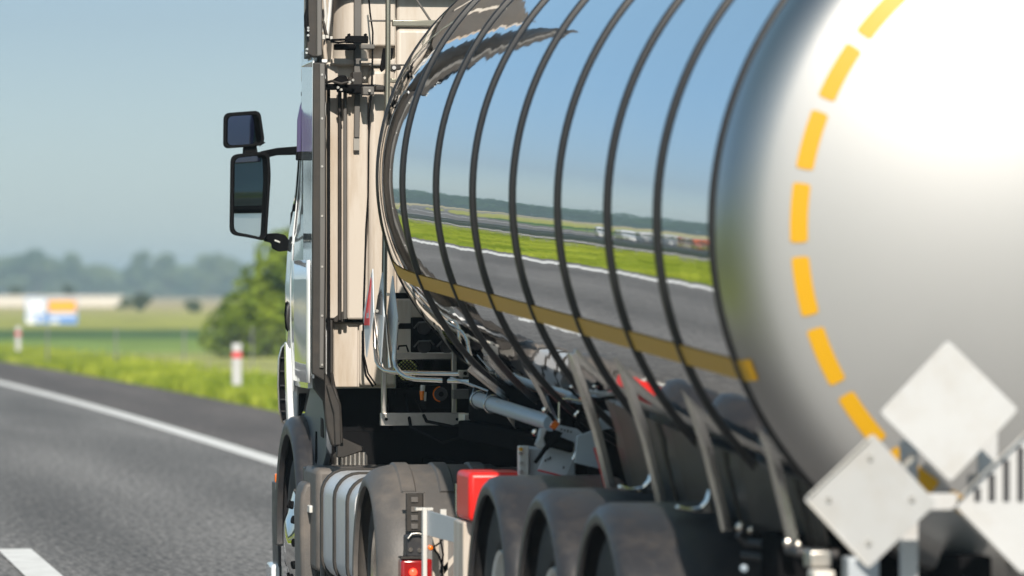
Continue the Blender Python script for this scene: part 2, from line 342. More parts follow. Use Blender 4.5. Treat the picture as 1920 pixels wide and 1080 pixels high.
for k in range(-8, 30):
    y0 = 33.4 + 12 * k
    for a, b in ((y0, y0 + 4),):
        mb.quad((1.88 + cx(a), a, 0.009), (2.12 + cx(a), a, 0.009), (2.12 + cx(b), b, 0.009), (1.88 + cx(b), b, 0.009))
        mb.quad((-12.5 + cx(a), a, 0.009), (-12.3 + cx(a), a, 0.009), (-12.3 + cx(b), b, 0.009), (-12.5 + cx(b), b, 0.009))
mb.build('lane_marking', M['marking'], smooth=False, kind='structure')

# grass along the verge and the median : nobody could count the blades
def grass(name, n, fx, ylo, yhi, h, label):
    mb = MB()
    for i in range(n):
        y = random.uniform(ylo, yhi); x = fx(y); hh = h * random.uniform(0.4, 1.2) * (0.6 + 0.6 * abs(math.sin(x * 0.7 + y * 0.13)))
        a = random.uniform(0, math.pi); w = 0.05; dx, dy = math.cos(a) * w, math.sin(a) * w
        lx, ly = random.uniform(-.1, .1), random.uniform(-.1, .1)
        mb.quad((x - dx, y - dy, -0.05), (x + dx, y + dy, -0.05), (x + dx*.3 + lx, y + dy*.3 + ly, hh), (x - dx*.3 + lx, y - dy*.3 + ly, hh))
    o = mb.build(name, M['grass'], smooth=False); o['kind'] = 'stuff'; tag(o, label, 'grass')
grass('verge_grass', 26000, lambda y: 8.35 + cx(y) + abs(random.gauss(0, 1)) * 1.3, 66, 190, 0.17, 'bright green grass growing along the edge of the hard shoulder')
grass('median_grass', 14000, lambda y: random.uniform(-7.6, -2.45) + cx(y), 30, 190, 0.14, 'bright green grass strip between the two roadways')

# trees
def leaf_cloud(mb, blobs, n, size):
    tot = sum(b[3] * b[4] * b[5] for b in blobs)
    for (x, y, z, rx, ry, rz) in blobs:
        for i in range(int(n * rx * ry * rz / tot) + 4):
            d = Vector((random.gauss(0, 1), random.gauss(0, 1), random.gauss(0, 1))).normalized() * (random.uniform(0.55, 1.0) ** 0.5)
            c = Vector((x + d.x * rx, y + d.y * ry, z + d.z * rz))
            t = Vector((random.gauss(0, 1), random.gauss(0, 1), random.gauss(0, 1))).normalized(); s = t.orthogonal().normalized(); q = size * random.uniform(0.5, 1.3)
            t = t * q * 0.5; s = s * q * 0.35
            mb.quad(c - t, c + s, c + t, c - s)
def tree(name, label, loc, h, w, nb, n, size, m, group=None, low=0.25, trunk_r=0.15, cat='tree'):
    t = thing(name, label, cat, loc, group)
    x, y, z = loc; mb = MB(); tops = []
    blobs = []
    for i in range(nb):
        f = random.uniform(low, 0.88); rr = w * (1 - 0.55 * abs(f - 0.45)) * 0.5
        a = random.uniform(0, 2 * math.pi); q = random.uniform(0.1, 0.75) * rr
        br = random.uniform(0.28, 0.45) * w * 0.5
        blobs.append((x + math.cos(a) * q, y + math.sin(a) * q, z + h * f, br, br, br * 0.8))
    leaf_cloud(mb, blobs, n, size)
    mb.build('crown', m, t, smooth=False)
    k = MB(); k.tube([(x, y, z - .1), (x + .05*w, y, z + h*.35), (x - .02*w, y, z + h*.75)], [trunk_r, trunk_r*.75, trunk_r*.3], seg=8)
    for i in range(5):
        b = blobs[i % nb]; k.tube([(x + .03*w, y, z + h*(.2 + .07*i)), ((x + b[0]) / 2, (y + b[1]) / 2, z + h*(.34 + .06*i)), (b[0], b[1], b[2])], [trunk_r*.5, trunk_r*.35, trunk_r*.12], seg=6)
    k.build('trunk', M['bark'], t)
    return t
def gx(u, Y): return P(u, 545, Y).x
# big bushy tree just beyond the cab
t = thing('roadside_tree', 'big bright green bushy tree right behind the truck cab', 'tree', (gx(590, 148), 148, -0.05))
mb = MB(); blobs = []
for (u, v, r) in [(390, 642, .32), (402, 620, .42), (414, 645, .45), (424, 600, .50), (446, 578, .55), (470, 548, .55), (482, 515, .45), (505, 475, .45), (528, 455, .45), (430, 645, .5), (440, 615, .55), (462, 598, .62), (465, 635, .7), (488, 575, .62), (492, 545, .45), (508, 520, .48), (520, 600, 1.0), (525, 495, .42), (540, 540, .8), (548, 478, .5), (560, 500, .8), (570, 580, 1.3), (575, 455, .7), (600, 640, 1.1), (610, 520, 1.3), (620, 450, 1.0), (650, 400, 1.1), (660, 560, 1.6), (700, 480, 1.6), (710, 600, 1.5), (500, 640, .8), (478, 560, .35)]:
    p = P(u, v, 148 + random.uniform(-1.5, 1.5)); blobs.append((p.x, p.y, p.z, r, r, r * .85))
leaf_cloud(mb, blobs, 20000, 0.24); mb.build('crown', M['leaf'], t, smooth=False)
k = MB(); b0 = (gx(590, 148), 148, -0.1)
k.tube([b0, (b0[0] - .1, 148, 1.5), (b0[0] + .1, 148.1, 3.3)], [.24, .18, .07], seg=8)
for (u, v) in [(470, 590), (500, 540), (560, 470), (650, 450), (440, 625), (690, 560)]:
    p = P(u, v, 148); k.tube([(b0[0], 148, .7), ((b0[0] + p.x) / 2, 148, (p.z + 1.0) / 2 + .1), p], [.1, .07, .02], seg=6)
k.build('trunk', M['bark'], t)

for (u, h, w, nb, lab) in [(22, 11.5, 12, 9, 'far hazy tree at the left end of the tree line'), (70, 13.8, 15, 11, 'tall round far tree above the road signs'), (122, 12.6, 13, 10, 'far round tree right of the tallest one'),
                           (185, 9, 10, 8, 'low far tree in the gap of the tree line'), (258, 13.0, 10, 9, 'narrow pale far tree, first of the middle pair'), (312, 13.2, 10, 9, 'narrow pale far tree, second of the middle pair'),
                           (392, 12.4, 12, 9, 'pale far tree left of the bushy roadside tree'), (440, 11.2, 12, 8, 'far tree partly behind the bushy roadside tree')]:
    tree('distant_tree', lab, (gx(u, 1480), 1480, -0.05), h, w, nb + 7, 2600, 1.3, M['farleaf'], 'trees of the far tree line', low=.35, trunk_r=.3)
mb = MB(); blobs = []
for i in range(90):
    x = random.uniform(-60, 260); blobs.append((x, 1530 + random.uniform(-15, 15), 3.6 + random.uniform(-.6, .8), random.uniform(8, 12), 8, random.uniform(3.6, 5.6)))
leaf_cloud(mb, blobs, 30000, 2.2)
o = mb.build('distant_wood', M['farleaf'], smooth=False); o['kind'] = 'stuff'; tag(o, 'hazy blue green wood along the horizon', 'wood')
for (u, Y, h, w, lab) in [(262, 480, 1.5, 2.4, 'dark bush in the pale field, middle of the meadow'), (238, 500, 1.2, 2.0, 'smaller dark bush beside another in the pale field'), (360, 460, 1.1, 2.2, 'low dark bush near the bushy roadside tree'),
                          (133, 640, 3.0, 2.4, 'small olive tree rising behind the orange sign'), (30, 640, 2.2, 2.6, 'small bush in front of the long white wall')]:
    tree('field_bush', lab, (gx(u, Y), Y, -0.05), h, w, 6, 500, .35, M['bushleaf'], 'bushes in the fields', low=.3, trunk_r=.08, cat='bush')
# tree belt and bushes reflected in the tank side
mb = MB(); blobs = []
for i in range(110):
    f = i / 110; blobs.append((-40 - 560 * (1 - f), 250 + 900 * f + random.uniform(-30, 30), 4 + random.uniform(-1, 2), 16, 16, random.uniform(8, 11)))
leaf_cloud(mb, blobs, 24000, 3.6)
o = mb.build('forest_edge', M['edgeleaf'], smooth=False); o['kind'] = 'stuff'; tag(o, 'dark green forest edge beyond the opposite roadway, seen in the tank reflection', 'wood')

# pale wall across the far field
t = thing('boundary_wall', 'long low pale wall across the far field behind the signs', 'wall', (gx(100, 620), 620, -0.05))
mb = MB(); xa, xb = gx(-700, 620), gx(236, 620); mb.box((xa, 620, -.05), (xb, 620.3, 1.1)); mb.build('wall', M['conc'], t)
mb = MB(); mb.box((xa, 619.9, 1.1), (xb, 620.4, 1.28)); mb.build('coping', M['alu_w'], t)

# large direction signs
def sign(label, u0, u1, v0, v1, Y, panels, postu):
    t = thing('road_sign', label, 'road sign', (gx((u0 + u1) / 2, Y), Y, -0.05), 'big direction signs in the far field')
    mb = MB(); mb.pbox(u0, v0, u1, v1, Y, .06); bd = mb.build('sign_board', M['sign_blue'], t)
    for i, (a, b, c, d, m) in enumerate(panels):
        q = MB(); q.pbox(a, b, c, d, Y - .02 - .003 * i, .012); q.build('sign_panel', m, bd)
    for pu in postu:
        p = P(pu, v0, Y); q = MB(); q.tube([(p.x, Y + .14, -.05), (p.x, Y + .14, p.z)], .05, seg=8); q.build('post', M['galv'], t)
M['sign_blue'] = mat('sign_blue', (0.10, 0.24, 0.62), 0.5); M['sign_white'] = mat('sign_white', (0.72, 0.74, 0.78), 0.5); M['sign_orange'] = mat('sign_orange', (0.80, 0.36, 0.01), 0.5)
sign('white and blue direction sign left of the orange one', 48, 86, 558, 610, 300, [(50, 560, 84, 588, M['sign_white']), (50, 591, 66, 607, M['sign_white']), (72, 594, 80, 603, M['sign_white'])], [58, 77])
sign('orange topped direction sign with pale blue lower part', 88, 145, 561, 610, 300, [(90, 563, 143, 585, M['sign_orange']), (92, 588, 141, 593, M['sign_white']), (94, 600, 110, 606, M['sign_white'])], [100, 118, 135])

# delineator posts
def delineator(label, u, Y, hh, w):
    x = gx(u, Y); t = thing('delineator_post', label, 'road marker post', (x, Y, -.05), 'red and white marker posts beside the road')
    def seg(z0, z1, m, nm, g=0):
        q = MB(); q.box((x - w/2 - g, Y - .035 - g, z0), (x + w/2 + g, Y + .05 + g, z1)); return q.build(nm, m, t, bevel=.012)
    seg(-.05, hh * .70, M['plate'], 'post'); seg(hh * .70, hh * .82, M['redprint'], 'red_band', .003); 
    q = MB(); q.loft([[(x - w/2, Y - .035, hh*.82), (x + w/2, Y - .035, hh*.82), (x + w/2, Y + .05, hh*.82), (x - w/2, Y + .05, hh*.82)],
                      [(x - w/2, Y - .035, hh*.97), (x + w/2, Y - .035, hh*.99), (x + w/2, Y + .05, hh), (x - w/2, Y + .05, hh)]]); q.build('cap', M['plate'], t, bevel=.01)
    q = MB(); q.box((x - .03, Y - .042, hh*.72), (x + .03, Y - .039, hh*.80)); q.build('reflector', M['redprint'], t)
delineator('nearer red and white marker post standing left of the cab', 444, 94, .90, .17)
delineator('farther red and white marker post at the left of the road', 34, 145, .86, .14)

# wire fence beyond the verge
t = thing('wire_fence', 'thin wire mesh fence on grey posts behind the verge', 'fence', (gx(330, 128), 128, -0.05))
fx0, fx1 = gx(-40, 128), gx(600, 128)
for i in range(6):
    x = fx0 + (fx1 - fx0) * i / 5; q = MB(); q.tube([(x, 128, -.05), (x, 128, .95)], .022, seg=6); q.build('fence_post', M['galv'], t)
q = MB(); 
for z in (.1, .3, .5, .7, .9): q.tube([(fx0, 128, z), (fx1, 128, z)], .003, seg=4)
n = 60
for i in range(n): x = fx0 + (fx1 - fx0) * i / n; q.tube([(x, 128, 0), (x, 128, .92)], .003, seg=4)
q.build('wire_mesh', M['galv'], t)

# guard rails of the median (mirrored by the tank)
def guard_rail(x0, label, cat='guard rail'):
    t = thing('guard_rail', label, cat, (x0, 60, -.05), 'guard rails of the median')
    q = MB(); prev = None
    prof = [(0, .50), (.05, .54), (.05, .60), (0, .64), (0, .68), (.05, .72), (.05, .78), (0, .82), (-.01, .82), (-.01, .50)]
    ys = [-20 + 4 * i for i in range(60)]
    q.loft([[(x0 + cx(y) + a, y, z) for a, z in prof] for y in ys]); q.build('rail', M['galv'], t)
    first = None
    q = MB(); q.box((-.10, -.05, -.05), (-.02, .05, .80)); first = q.build('rail_post', M['galv'], t)
    first.matrix_parent_inverse = Matrix.Translation((x0 - x0, 0, 0)); first.location = (cx(8), 8 - 60, .05)
    for i in range(1, 45):
        c = first.copy(); COL.objects.link(c); c.location = (cx(8 + 4 * i), 8 + 4 * i - 60, .05)
guard_rail(-6.4, 'steel guard rail of the grass median, nearer to the truck')
guard_rail(-7.5, 'steel guard rail of the grass median, beside the opposite roadway')

# ------------------------------------------------------------------ tank trailer
tr = thing('tank_trailer', 'polished steel tank trailer with black rings and yellow reflective stripes', 'tank trailer', (4.25, 20.0, 0))
RT = 1.2; Y0, Y1 = 16.2, 25.42; Z0, Z1 = 2.05, 2.398
sl = math.atan2(Z1 - Z0, Y1 - Y0); LT = math.hypot(Z1 - Z0, Y1 - Y0)
def rad(y): return RT - .076 * max(0, (y - (LT - 2.0)) / 2.0) ** 3
MT = Matrix.Translation((4.25, Y0, Z0)) @ Matrix.Rotation(sl, 4, 'X')
ring_y = [0, 1.0, 2.0, 3.12, 4.26, 5.38, 6.52, 7.68, LT]
prof = [(RT, -0.03)]
for i in range(8):
    a, b = ring_y[i], ring_y[i + 1]
    for k in range(9):
        f = k / 8; y_ = a + (b - a) * f; prof.append((rad(y_) + 0.0005 * math.sin(math.pi * f), y_))
prof2 = []
for p in prof:
    if not prof2 or abs(p[1] - prof2[-1][1]) > 1e-4: prof2.append(p)
barrel = MB().lathe(prof2 + [(RT - .080, LT + .03)], MT, seg=192).build('tank_barrel', M['mirror'], tr, angle=60)
def head_prof(sgn, s0):
    out = []; kr = .22; cr = 2.6; cxr = RT - kr; be = math.asin(cxr / (cr - kr))
    for i in range(13):
        a = (math.pi / 2 - be) * i / 12 * 1.0; out.append((cxr + kr * math.cos(a), s0 + sgn * kr * math.sin(a)))
    sE = kr * math.cos(be); r0 = cr * math.sin(be)
    out[-1] = (r0, s0 + sgn * sE)
    for i in range(1, 25):
        b = be * (1 - i / 24); out.append((cr * math.sin(b), s0 + sgn * (sE + cr * (math.cos(b) - math.cos(be)))))
    return out, lambda r: s0 + sgn * (sE + cr * (math.sqrt(1 - (r / cr) ** 2) - math.cos(be)))
hp, hz = head_prof(-1, -0.03)
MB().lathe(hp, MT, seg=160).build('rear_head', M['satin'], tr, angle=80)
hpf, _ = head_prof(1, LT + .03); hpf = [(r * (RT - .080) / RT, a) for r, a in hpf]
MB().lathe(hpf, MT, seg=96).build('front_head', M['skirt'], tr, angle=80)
for k, y in enumerate(ring_y):
    h = .0155 if k < 8 else .010; w = .015; rr0 = rad(y)
    pr = [(rr0 - .004, y - w), (rr0 + h * .55, y - w), (rr0 + h * .9, y - w * .65), (rr0 + h, y), (rr0 + h * .9, y + w * .65), (rr0 + h * .55, y + w), (rr0 - .004, y + w)]
    MB().lathe(pr, MT, seg=160).build('reinforcing_ring', M['ring'], barrel, angle=50)
# yellow dashes on the rear head
ca = Vector((2090 - 2088, 0, 0))
for i in range(27):
    a0 = math.pi + R(2.4) + (i - 3) * 2 * math.pi / 27; half = R(13.333 * .405)
    if not (R(95) < a0 % (2*math.pi) < R(275)) : pass
    q = MB(); rows = []
    for j, tt in enumerate((-1, -.975, -.92, -.4, 0, .4, .92, .975, 1)):
        a = a0 + half * tt; ins = (.012, .004)[j % 8] if j in (0, 8, 1, 7) and j % 8 < 2 else (.004 if j == 7 else 0.0)
        row = []
        for r in (.954 + ins, .98, 1.006 - ins):
            rr = r
            if rr > 1.06: rr = 1.06
            row.append(MT @ Vector((rr * math.cos(a), hz(rr) - .0035, -rr * math.sin(a))))
        rows.append([q.bm.verts.new(p) for p in row])
    for j in range(8):
        for c in range(2): q.bm.faces.new((rows[j][c], rows[j][c+1], rows[j+1][c+1], rows[j+1][c]))
    q.build('reflective_dash', M['yellow'], tr)
# yellow tape along the flank
for sx in (-1, 1):
    q = MB(); rows = []
    ys = [-.13, -.10, -.05, -.034] + [-.03 + (LT + .03) * i / 60 for i in range(1, 61)]
    for y in ys:
        rloc = rad(y) + .0045 if y > -.03 else (RT - .22 + .22 * math.sqrt(max(0, 1 - ((y + .03) / .22) ** 2)) + .004)
        row = []
        for a in (-24.2, -22.5, -20.8):
            row.append(q.bm.verts.new(MT @ Vector((sx * rloc * math.cos(R(a)), y, rloc * math.sin(R(a))))))
        rows.append(row)
    for j in range(len(rows) - 1):
        for c in range(2): q.bm.faces.new((rows[j][c], rows[j][c+1], rows[j+1][c+1], rows[j+1][c]))
    q.build('reflective_tape', M['yellow'], barrel)

# side ribs and polished skirt under the belly
def skirt_x(z, s=1): 
    pts = [(0.98, 3.375), (1.10, 3.35), (1.30, 3.30), (1.45, 3.25), (1.60, 3.20), (1.70, 3.165)]
    for (a, xa), (b, xb) in zip(pts, pts[1:]):
        if z <= b: return xa + (xb - xa) * (z - a) / (b - a)
    return pts[-1][1]
zs = [1.02, 1.06, 1.10, 1.14, 1.18, 1.24, 1.30, 1.38, 1.45, 1.50, 1.55, 1.60]
rib_y = [19.9, 18.8, 17.6, 16.45, 16.2]
for sx in (1, -1):
    mx = lambda x: x if sx == 1 else 8.5 - x
    for i in range(len(rib_y) - 1):
        q = MB(); yb, ya = rib_y[i] - .02, rib_y[i + 1] + .02
        prev = None; n = 8
        for j in range(n + 1):
            f = j / n; y = ya + (yb - ya) * f; bow = .012 * (2 * f - 1) ** 4
            row = [q.bm.verts.new((mx(skirt_x(z) + .075 - bow * (1 if z < 1.3 else .3)), y, z)) for z in zs]
            if prev:
                for c in range(len(zs) - 1): q.bm.faces.new((prev[c], prev[c+1], row[c+1], row[c]))
            prev = row
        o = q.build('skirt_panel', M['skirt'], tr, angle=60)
        s_ = o.modifiers.new('solid', 'SOLIDIFY'); s_.thickness = .006
    for y in rib_y[:-1]:
        q = MB(); pts = [(mx(skirt_x(z) - .012), y, z) for z in zs] + [(mx(skirt_x(z) + .018), y, z) for z in zs[::-1]]
        q.slab(pts, (0, 1, 0), .016); q.build('side_rib', M['rib'], tr, bevel=.004)
        q = MB(); q.tube([(mx(skirt_x(z) - .012), y + .02, z) for z in zs], .010, seg=8); q.build('rib_edge', M['rib'], tr)
for du, dv, Y in ((0, 0, 19.0), (108, 38, 17.85)):
    q = MB(); q.pslab([(1160 + du, 917 + dv), (1162 + du, 908 + dv), (1180 + du, 915 + dv), (1205 + du, 912 + dv), (1216 + du, 900 + dv), (1222 + du, 878 + dv), (1230 + du, 900 + dv), (1233 + du, 924 + dv), (1200 + du, 926 + dv)], Y, .03)
    q.build('highlight_plate', M['hubchrome'], tr, bevel=.006)  # chrome plate added to give the bright highlight at the panel's lower corner
# front belly ribs, slanting from the tank to the chassis
for (a, b, Y) in [((880, 690), (1010, 800), 23.6), ((985, 682), (1040, 790), 21.9)]:
    q = MB(); q.ptube([(a[0], a[1], Y), ((a[0]+b[0])/2 + 4, (a[1]+b[1])/2, Y), (b[0], b[1], Y)], .016, seg=8); q.build('belly_brace', M['rib'], tr)
q = MB(); q.pslab([(930, 752), (955, 757), (1010, 815), (985, 830)], 23.4, .02); q.build('chassis_gusset', M['alu'], tr, bevel=.003)
q = MB(); q.pslab([(1082, 818), (1130, 800), (1128, 880), (1078, 868)], 21.3, .02); q.build('chassis_gusset', M['greybox'], tr, bevel=.003)
# chassis
q = MB()
for x in (3.75, 4.65):
    q.box((x, 15.8, .78), (x + .10, 22.3, 1.02))
for y in (16.2, 17.4, 18.7, 20.1, 21.4): q.box((3.85, y, .82), (4.65, y + .1, .98))
q.build('chassis_rail', M['black'], tr, bevel=.005)
q = MB(); q.box((3.45, 22.4, 1.13), (5.05, 24.9, 1.22)); q.box((3.7, 22.1, .95), (4.8, 22.6, 1.2)); q.box((3.5, 22.2, 1.22), (3.58, 24.9, 1.5)); q.box((4.92, 22.2, 1.22), (5.0, 24.9, 1.5)); q.build('coupling_plate', M['black'], tr, bevel=.01)
q = MB(); q.box((3.95, 15.9, 1.0), (4.55, 21.5, 1.12)); 
q.build('belly_frame', M['black'], tr)

def wheel(parent, xo, yc, zc, Rw, w, sgn=-1, dual=False, chrome=False, rimr=.29):
    """xo = outer face x; sgn -1: outer face looks to -x"""
    mx = Matrix.Translation((xo, yc, zc)) @ Matrix.Rotation(R(90) * (1 if sgn < 0 else -1), 4, 'Z')   # local +y -> -x for sgn<0
    w0 = MB().lathe([(rimr, -w), (Rw - .05, -w), (Rw - .01, -w + .03), (Rw, -w + .06), (Rw, -.06), (Rw - .01, -.03), (Rw - .06, 0), (Rw - .13, .004), (rimr + .02, -.01), (rimr, -.03)], mx, seg=64).build('wheel', M['tyre'], parent, angle=30)
    rim = MB().lathe([(rimr, -.03), (rimr - .01, -.0), (rimr - .025, -.01), (rimr - .035, -.08), (.20, -.12), (.13, -.11), (.12, -.04), (.10, .0), (.0, .012)], mx, seg=48).build('rim', M['chrome'] if chrome else M['alu_w'], w0, angle=40)
    return w0
def arc_path(yc, zc, r, a0, a1, n=28):
    return [(yc - r * math.sin(a), zc + r * math.cos(a), -math.sin(a), math.cos(a)) for a in [R(a0 + (a1 - a0) * i / n) for i in range(n + 1)]]
# (positive angle = towards the rear)
for c in (20.8, 19.45, 18.1):
    for side in (-1, 1):
        mx = (lambda x: x) if side < 0 else (lambda x: 8.5 - x)
        prof_f = [(3.0, -.075), (2.994, -.05), (3.0, -.03), (3.02, -.010), (3.05, 0), (3.50, 0), (3.53, -.012), (3.53, -.03), (3.06, -.018), (3.03, -.035), (3.015, -.075)]
        f = MB().sweep(arc_path(c, .49, .61, -92, 100), [(mx(x), o) for x, o in prof_f]).build('mudguard', M['fender'], tr, angle=40)
        wheel(tr, mx(3.05), c, .52, .52, .38, sgn=side)
        if side < 0:
            q = MB(); q.box((3.10, c - .645, .30), (3.50, c - .615, .62)); q.build('mud_flap', M['rubber'], tr, bevel=.005)
    MB().tube([(3.3, c, .52), (5.2, c, .52)], .07, seg=16).build('axle', M['black'], tr)
q = MB()
for c in (20.8, 19.45, 18.1):
    for x in (3.62, 4.78): q.tube([(x, c - .4, .55), (x, c - .4, .78)], .11, seg=16)
q.build('air_springs', M['tyre'], tr)

# rear post, placards, valves
q = MB(); q.pbox(1690, 826, 1722, 1140, 15.62, .03); q.build('placard_post', M['plate'], tr, bevel=.004)
q = MB(); q.pbox(1835, 800, 1871, 900, 15.66, .03); q.build('placard_post', M['plate'], tr, bevel=.004)
def placard(c, hd, Y, tilt=0.0, m=None, cut=.06):
    """diamond plate with clipped corners ; c pixel centre; hd half diagonal in px"""
    cp = P(c[0], c[1], Y); k = Y / F_PX * hd; pts = []
    for i in range(4):
        a = math.pi / 2 * i + tilt; d = Vector((math.cos(a), 0, math.sin(a))); b = Vector((-math.sin(a), 0, math.cos(a)))
        pts += [cp + d * k * (1 - cut) - b * k * cut, cp + d * k * (1 - cut / 3), cp + d * k * (1 - cut) + b * k * cut]
    return cp, k, pts
cp, k, pts = placard((1780, 771), 137, 15.35, R(1))
pl = MB().slab(pts, (0, 1, 0), .008).build('hazard_placard', M['plate'], tr, bevel=.002, label='blank bright white diamond plate in front of the tank head')
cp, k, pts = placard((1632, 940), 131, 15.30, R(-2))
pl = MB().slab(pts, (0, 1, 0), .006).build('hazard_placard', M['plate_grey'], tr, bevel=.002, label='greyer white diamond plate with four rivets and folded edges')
for i in (1,):
    a = pts[4]; b = pts[7]
    q = MB(); d = Vector((0, -.018, 0)); q.slab([pts[5], pts[6], pts[6] + d, pts[5] + d], (Vector((1, 0, -1))), .003); q.build('folded_edge', M['plate_warm'], pl, bevel=.001)
    q = MB(); q.slab([pts[8], pts[9], pts[9] + d, pts[8] + d], (Vector((1, 0, 1))), .003); q.build('folded_edge', M['plate_warm'], pl, bevel=.001)
for (u, v) in [(1633, 858), (1555, 936), (1711, 936), (1630, 1018)]:
    p = P(u, v, 15.29); MB().tube([p, p + Vector((0, .012, 0))], [.008, .009], seg=16).build('rivet', M['alu'], pl)
cp, k, pts = placard((1918, 948), 134, 15.35, 0)
pl = MB().slab(pts, (0, 1, 0), .008).build('hazard_placard', M['plate'], tr, bevel=.002, label='white diamond plate with black vertical stripes in its upper half, at the right edge')
for i in range(7):
    u = 1833 + 27 * i; top = 938 - (u - 1783) * .98 + 26 if u < 1918 else 938 - (2052 - u) * .98 + 26
    q = MB(); q.pbox(u - 6, max(top, 838), u + 6, 940, 15.345, .002); q.build('stripe', M['blackprint'], pl)
q = MB(); a, b = P(1783, 945, 15.33), P(1920, 812, 15.33); q.slab([a, b, b + Vector((0, -.02, 0)), a + Vector((0, -.02, 0))], (1, 0, 1), .008); q.build('folded_edge', M['plate_warm'], pl, bevel=.001)
a, b = P(1783, 950, 15.33), P(1925, 1088, 15.33); q = MB(); q.slab([a, b, b + Vector((0, -.02, 0)), a + Vector((0, -.02, 0))], (1, 0, -1), .008); q.build('folded_edge', M['plate_warm'], pl, bevel=.001)
q = MB(); q.pbox(1700, 925, 1795, 957, 15.37, .02); q.build('placard_bracket', M['plate'], tr, bevel=.003)
q = MB(); q.pslab([(1693, 870), (1712, 852), (1716, 860), (1697, 880)], 15.4, .02); q.build('clip', M['alu'], tr)
# pipework under the tail
vy = 16.3
for pts_, r_ in (([(1385, 1000, 17.0), (1400, 1018, 17.0), (1450, 1022, 16.9)], .014), ([(1392, 1040, 17.0), (1465, 1050, 16.9)], .014), ([(1480, 1030, 16.4), (1500, 1036, 16.3), (1570, 1040, 16.3)], .018)):
    MB().ptube(pts_, r_).build('air_line', M['fender'], tr)
for (u, v, r, Y, m) in [(1388, 988, .016, 16.9, 'chrome'), (1408, 994, .011, 16.9, 'chrome'), (1478, 1018, .016, 16.3, 'chrome'), (1497, 1022, .012, 16.3, 'chrome'), (1395, 1066, .014, 16.9, 'bluepipe')]:
    p = P(u, v, Y); MB().lathe([(0, -r), (r*.7, -r*.7), (r, 0), (r*.7, r*.7), (0, r)], Matrix.Translation(p), seg=16).build('fitting', M[m], tr)
q = MB(); q.pbox(1518, 1032, 1560, 1066, 16.1, .10); q.build('valve_block', M['alu'], tr, bevel=.008)
q = MB(); q.pbox(1526, 1070, 1566, 1090, 16.0, .10); q.build('valve_block', M['plate_warm'], tr, bevel=.008)
q = MB(); q.pbox(1590, 1045, 1650, 1100, 16.1, .10); q.build('valve_block', M['greybox'], tr, bevel=.008)
q = MB(); q.pbox(1460, 1000, 1900, 1140, 16.6, .3); q.build('tail_crossmember', M['black'], tr, bevel=.01)
for (u, v) in [(1790, 1050), (1840, 1062), (1750, 1075)]:
    p = P(u, v, 16.3); MB().tube([p, p + Vector((0, .12, 0))], .035, seg=20).build('valve_cap', M['black'], tr)
q = MB(); q.box((3.05, 15.7, .45), (5.45, 15.82, .60)); bp_ = q.build('rear_bumper', M['alu_w'], tr, bevel=.01)
for x in (3.2, 5.1): q = MB(); q.box((x, 15.66, .63), (x + .25, 15.75, .78)); q.build('tail_lamp', M['redlens'], tr, bevel=.01)
q = MB(); q.box((3.9, 15.75, .55), (4.6, 15.9, .9)); q.build('bumper_mount', M['black'], tr)

# front side equipment of the trailer
q = MB(); q.ptube([(896, 749, 24.3), (1034, 794, 21.8)], .034, seg=28); hp_ = q.build('hose_tube', M['bluepipe'], tr)
a = P(896, 749, 24.3); b = P(1034, 794, 21.8); dv = (b - a).normalized()
MB().tube([a - dv * .03, a + dv * .05], .040, seg=28).build('tube_cap', M['black'], hp_)
for f in (.02, .22):
    c = a + (b - a) * f; Mx = Matrix.Translation(c) @ dv.to_track_quat('Y', 'Z').to_matrix().to_4x4()
    pts = [Mx @ Vector((.040 * math.cos(t), 0, .040 * math.sin(t))) for t in [2*math.pi*i/24 for i in range(25)]]
    MB().tube(pts + [pts[0] + Vector((.02, 0, .06)), pts[0] + Vector((-.06, .25, .10))], .005, seg=6).build('wire_strap', M['rib'], hp_)
# plates, control box and valves behind the hose tube
q = MB(); q.pslab([(1045, 796), (1096, 807), (1062, 893), (1009, 880)], 21.7, .008); cpn = q.build('control_plate', M['fplate'], tr, bevel=.002, label='tilted pale plate with faint dark lettering and a red lower edge')
q = MB(); q.pslab([(1009, 880), (1062, 893), (1061, 896), (1008, 883)], 21.69, .008); q.build('plate_trim', M['redprint'], cpn)
for (x, y, l) in [(1052, 803, 4), (1058, 805, 4), (1064, 806, 5), (1070, 808, 4), (1022, 861, 5), (1027, 859, 4), (1031, 856, 6), (1056, 874, 5)]:
    q = MB(); q.pslab([(x, y), (x + 2.5, y + .6), (x + 1.5, y + l), (x - 1, y + l - .6)], 21.693, .003); q.build('lettering', M['blackprint'], cpn)
q = MB(); q.pbox(986, 838, 1080, 900, 22.0, .25); gb = q.build('control_box', M['greybox'], tr, bevel=.01)
q = MB(); q.pbox(973, 836, 992, 900, 21.95, .05); q.build('box_frame', M['alu_w'], gb, bevel=.006)
for (x, y, m) in [(977, 842, 'yellow'), (977, 850, 'chrome'), (978, 868, 'alu'), (978, 884, 'alu')]:
    p = P(x, y, 21.93); MB().tube([p, p + Vector((0, .03, 0))], .008, seg=10).build('bolt', M[m], gb)
q = MB(); q.pslab([(968, 818), (1002, 822), (1010, 838), (970, 834)], 21.6, .1); q.pslab([(1036, 812), (1078, 830), (1074, 850), (1030, 838)], 21.6, .08); vb = q.build('valve_body', M['black'], tr, bevel=.008)
q = MB(); q.pslab([(1014, 803), (1027, 804), (1020, 822), (1025, 840), (1014, 842), (1002, 834), (1010, 822)], 21.58, .05); q.build('valve_spacer', M['plate'], vb, bevel=.006)
q = MB(); q.ptube([(1003, 868, 21.5), (1022, 842, 21.5), (1040, 824, 21.5), (1046, 808, 21.5)], [.008, .010, .016, .022]); q.build('valve_handle', M['black'], vb)
q = MB(); q.ptube([(1074, 862, 21.5), (1094, 818, 21.5)], .009); q.build('lever', M['chrome'], vb)
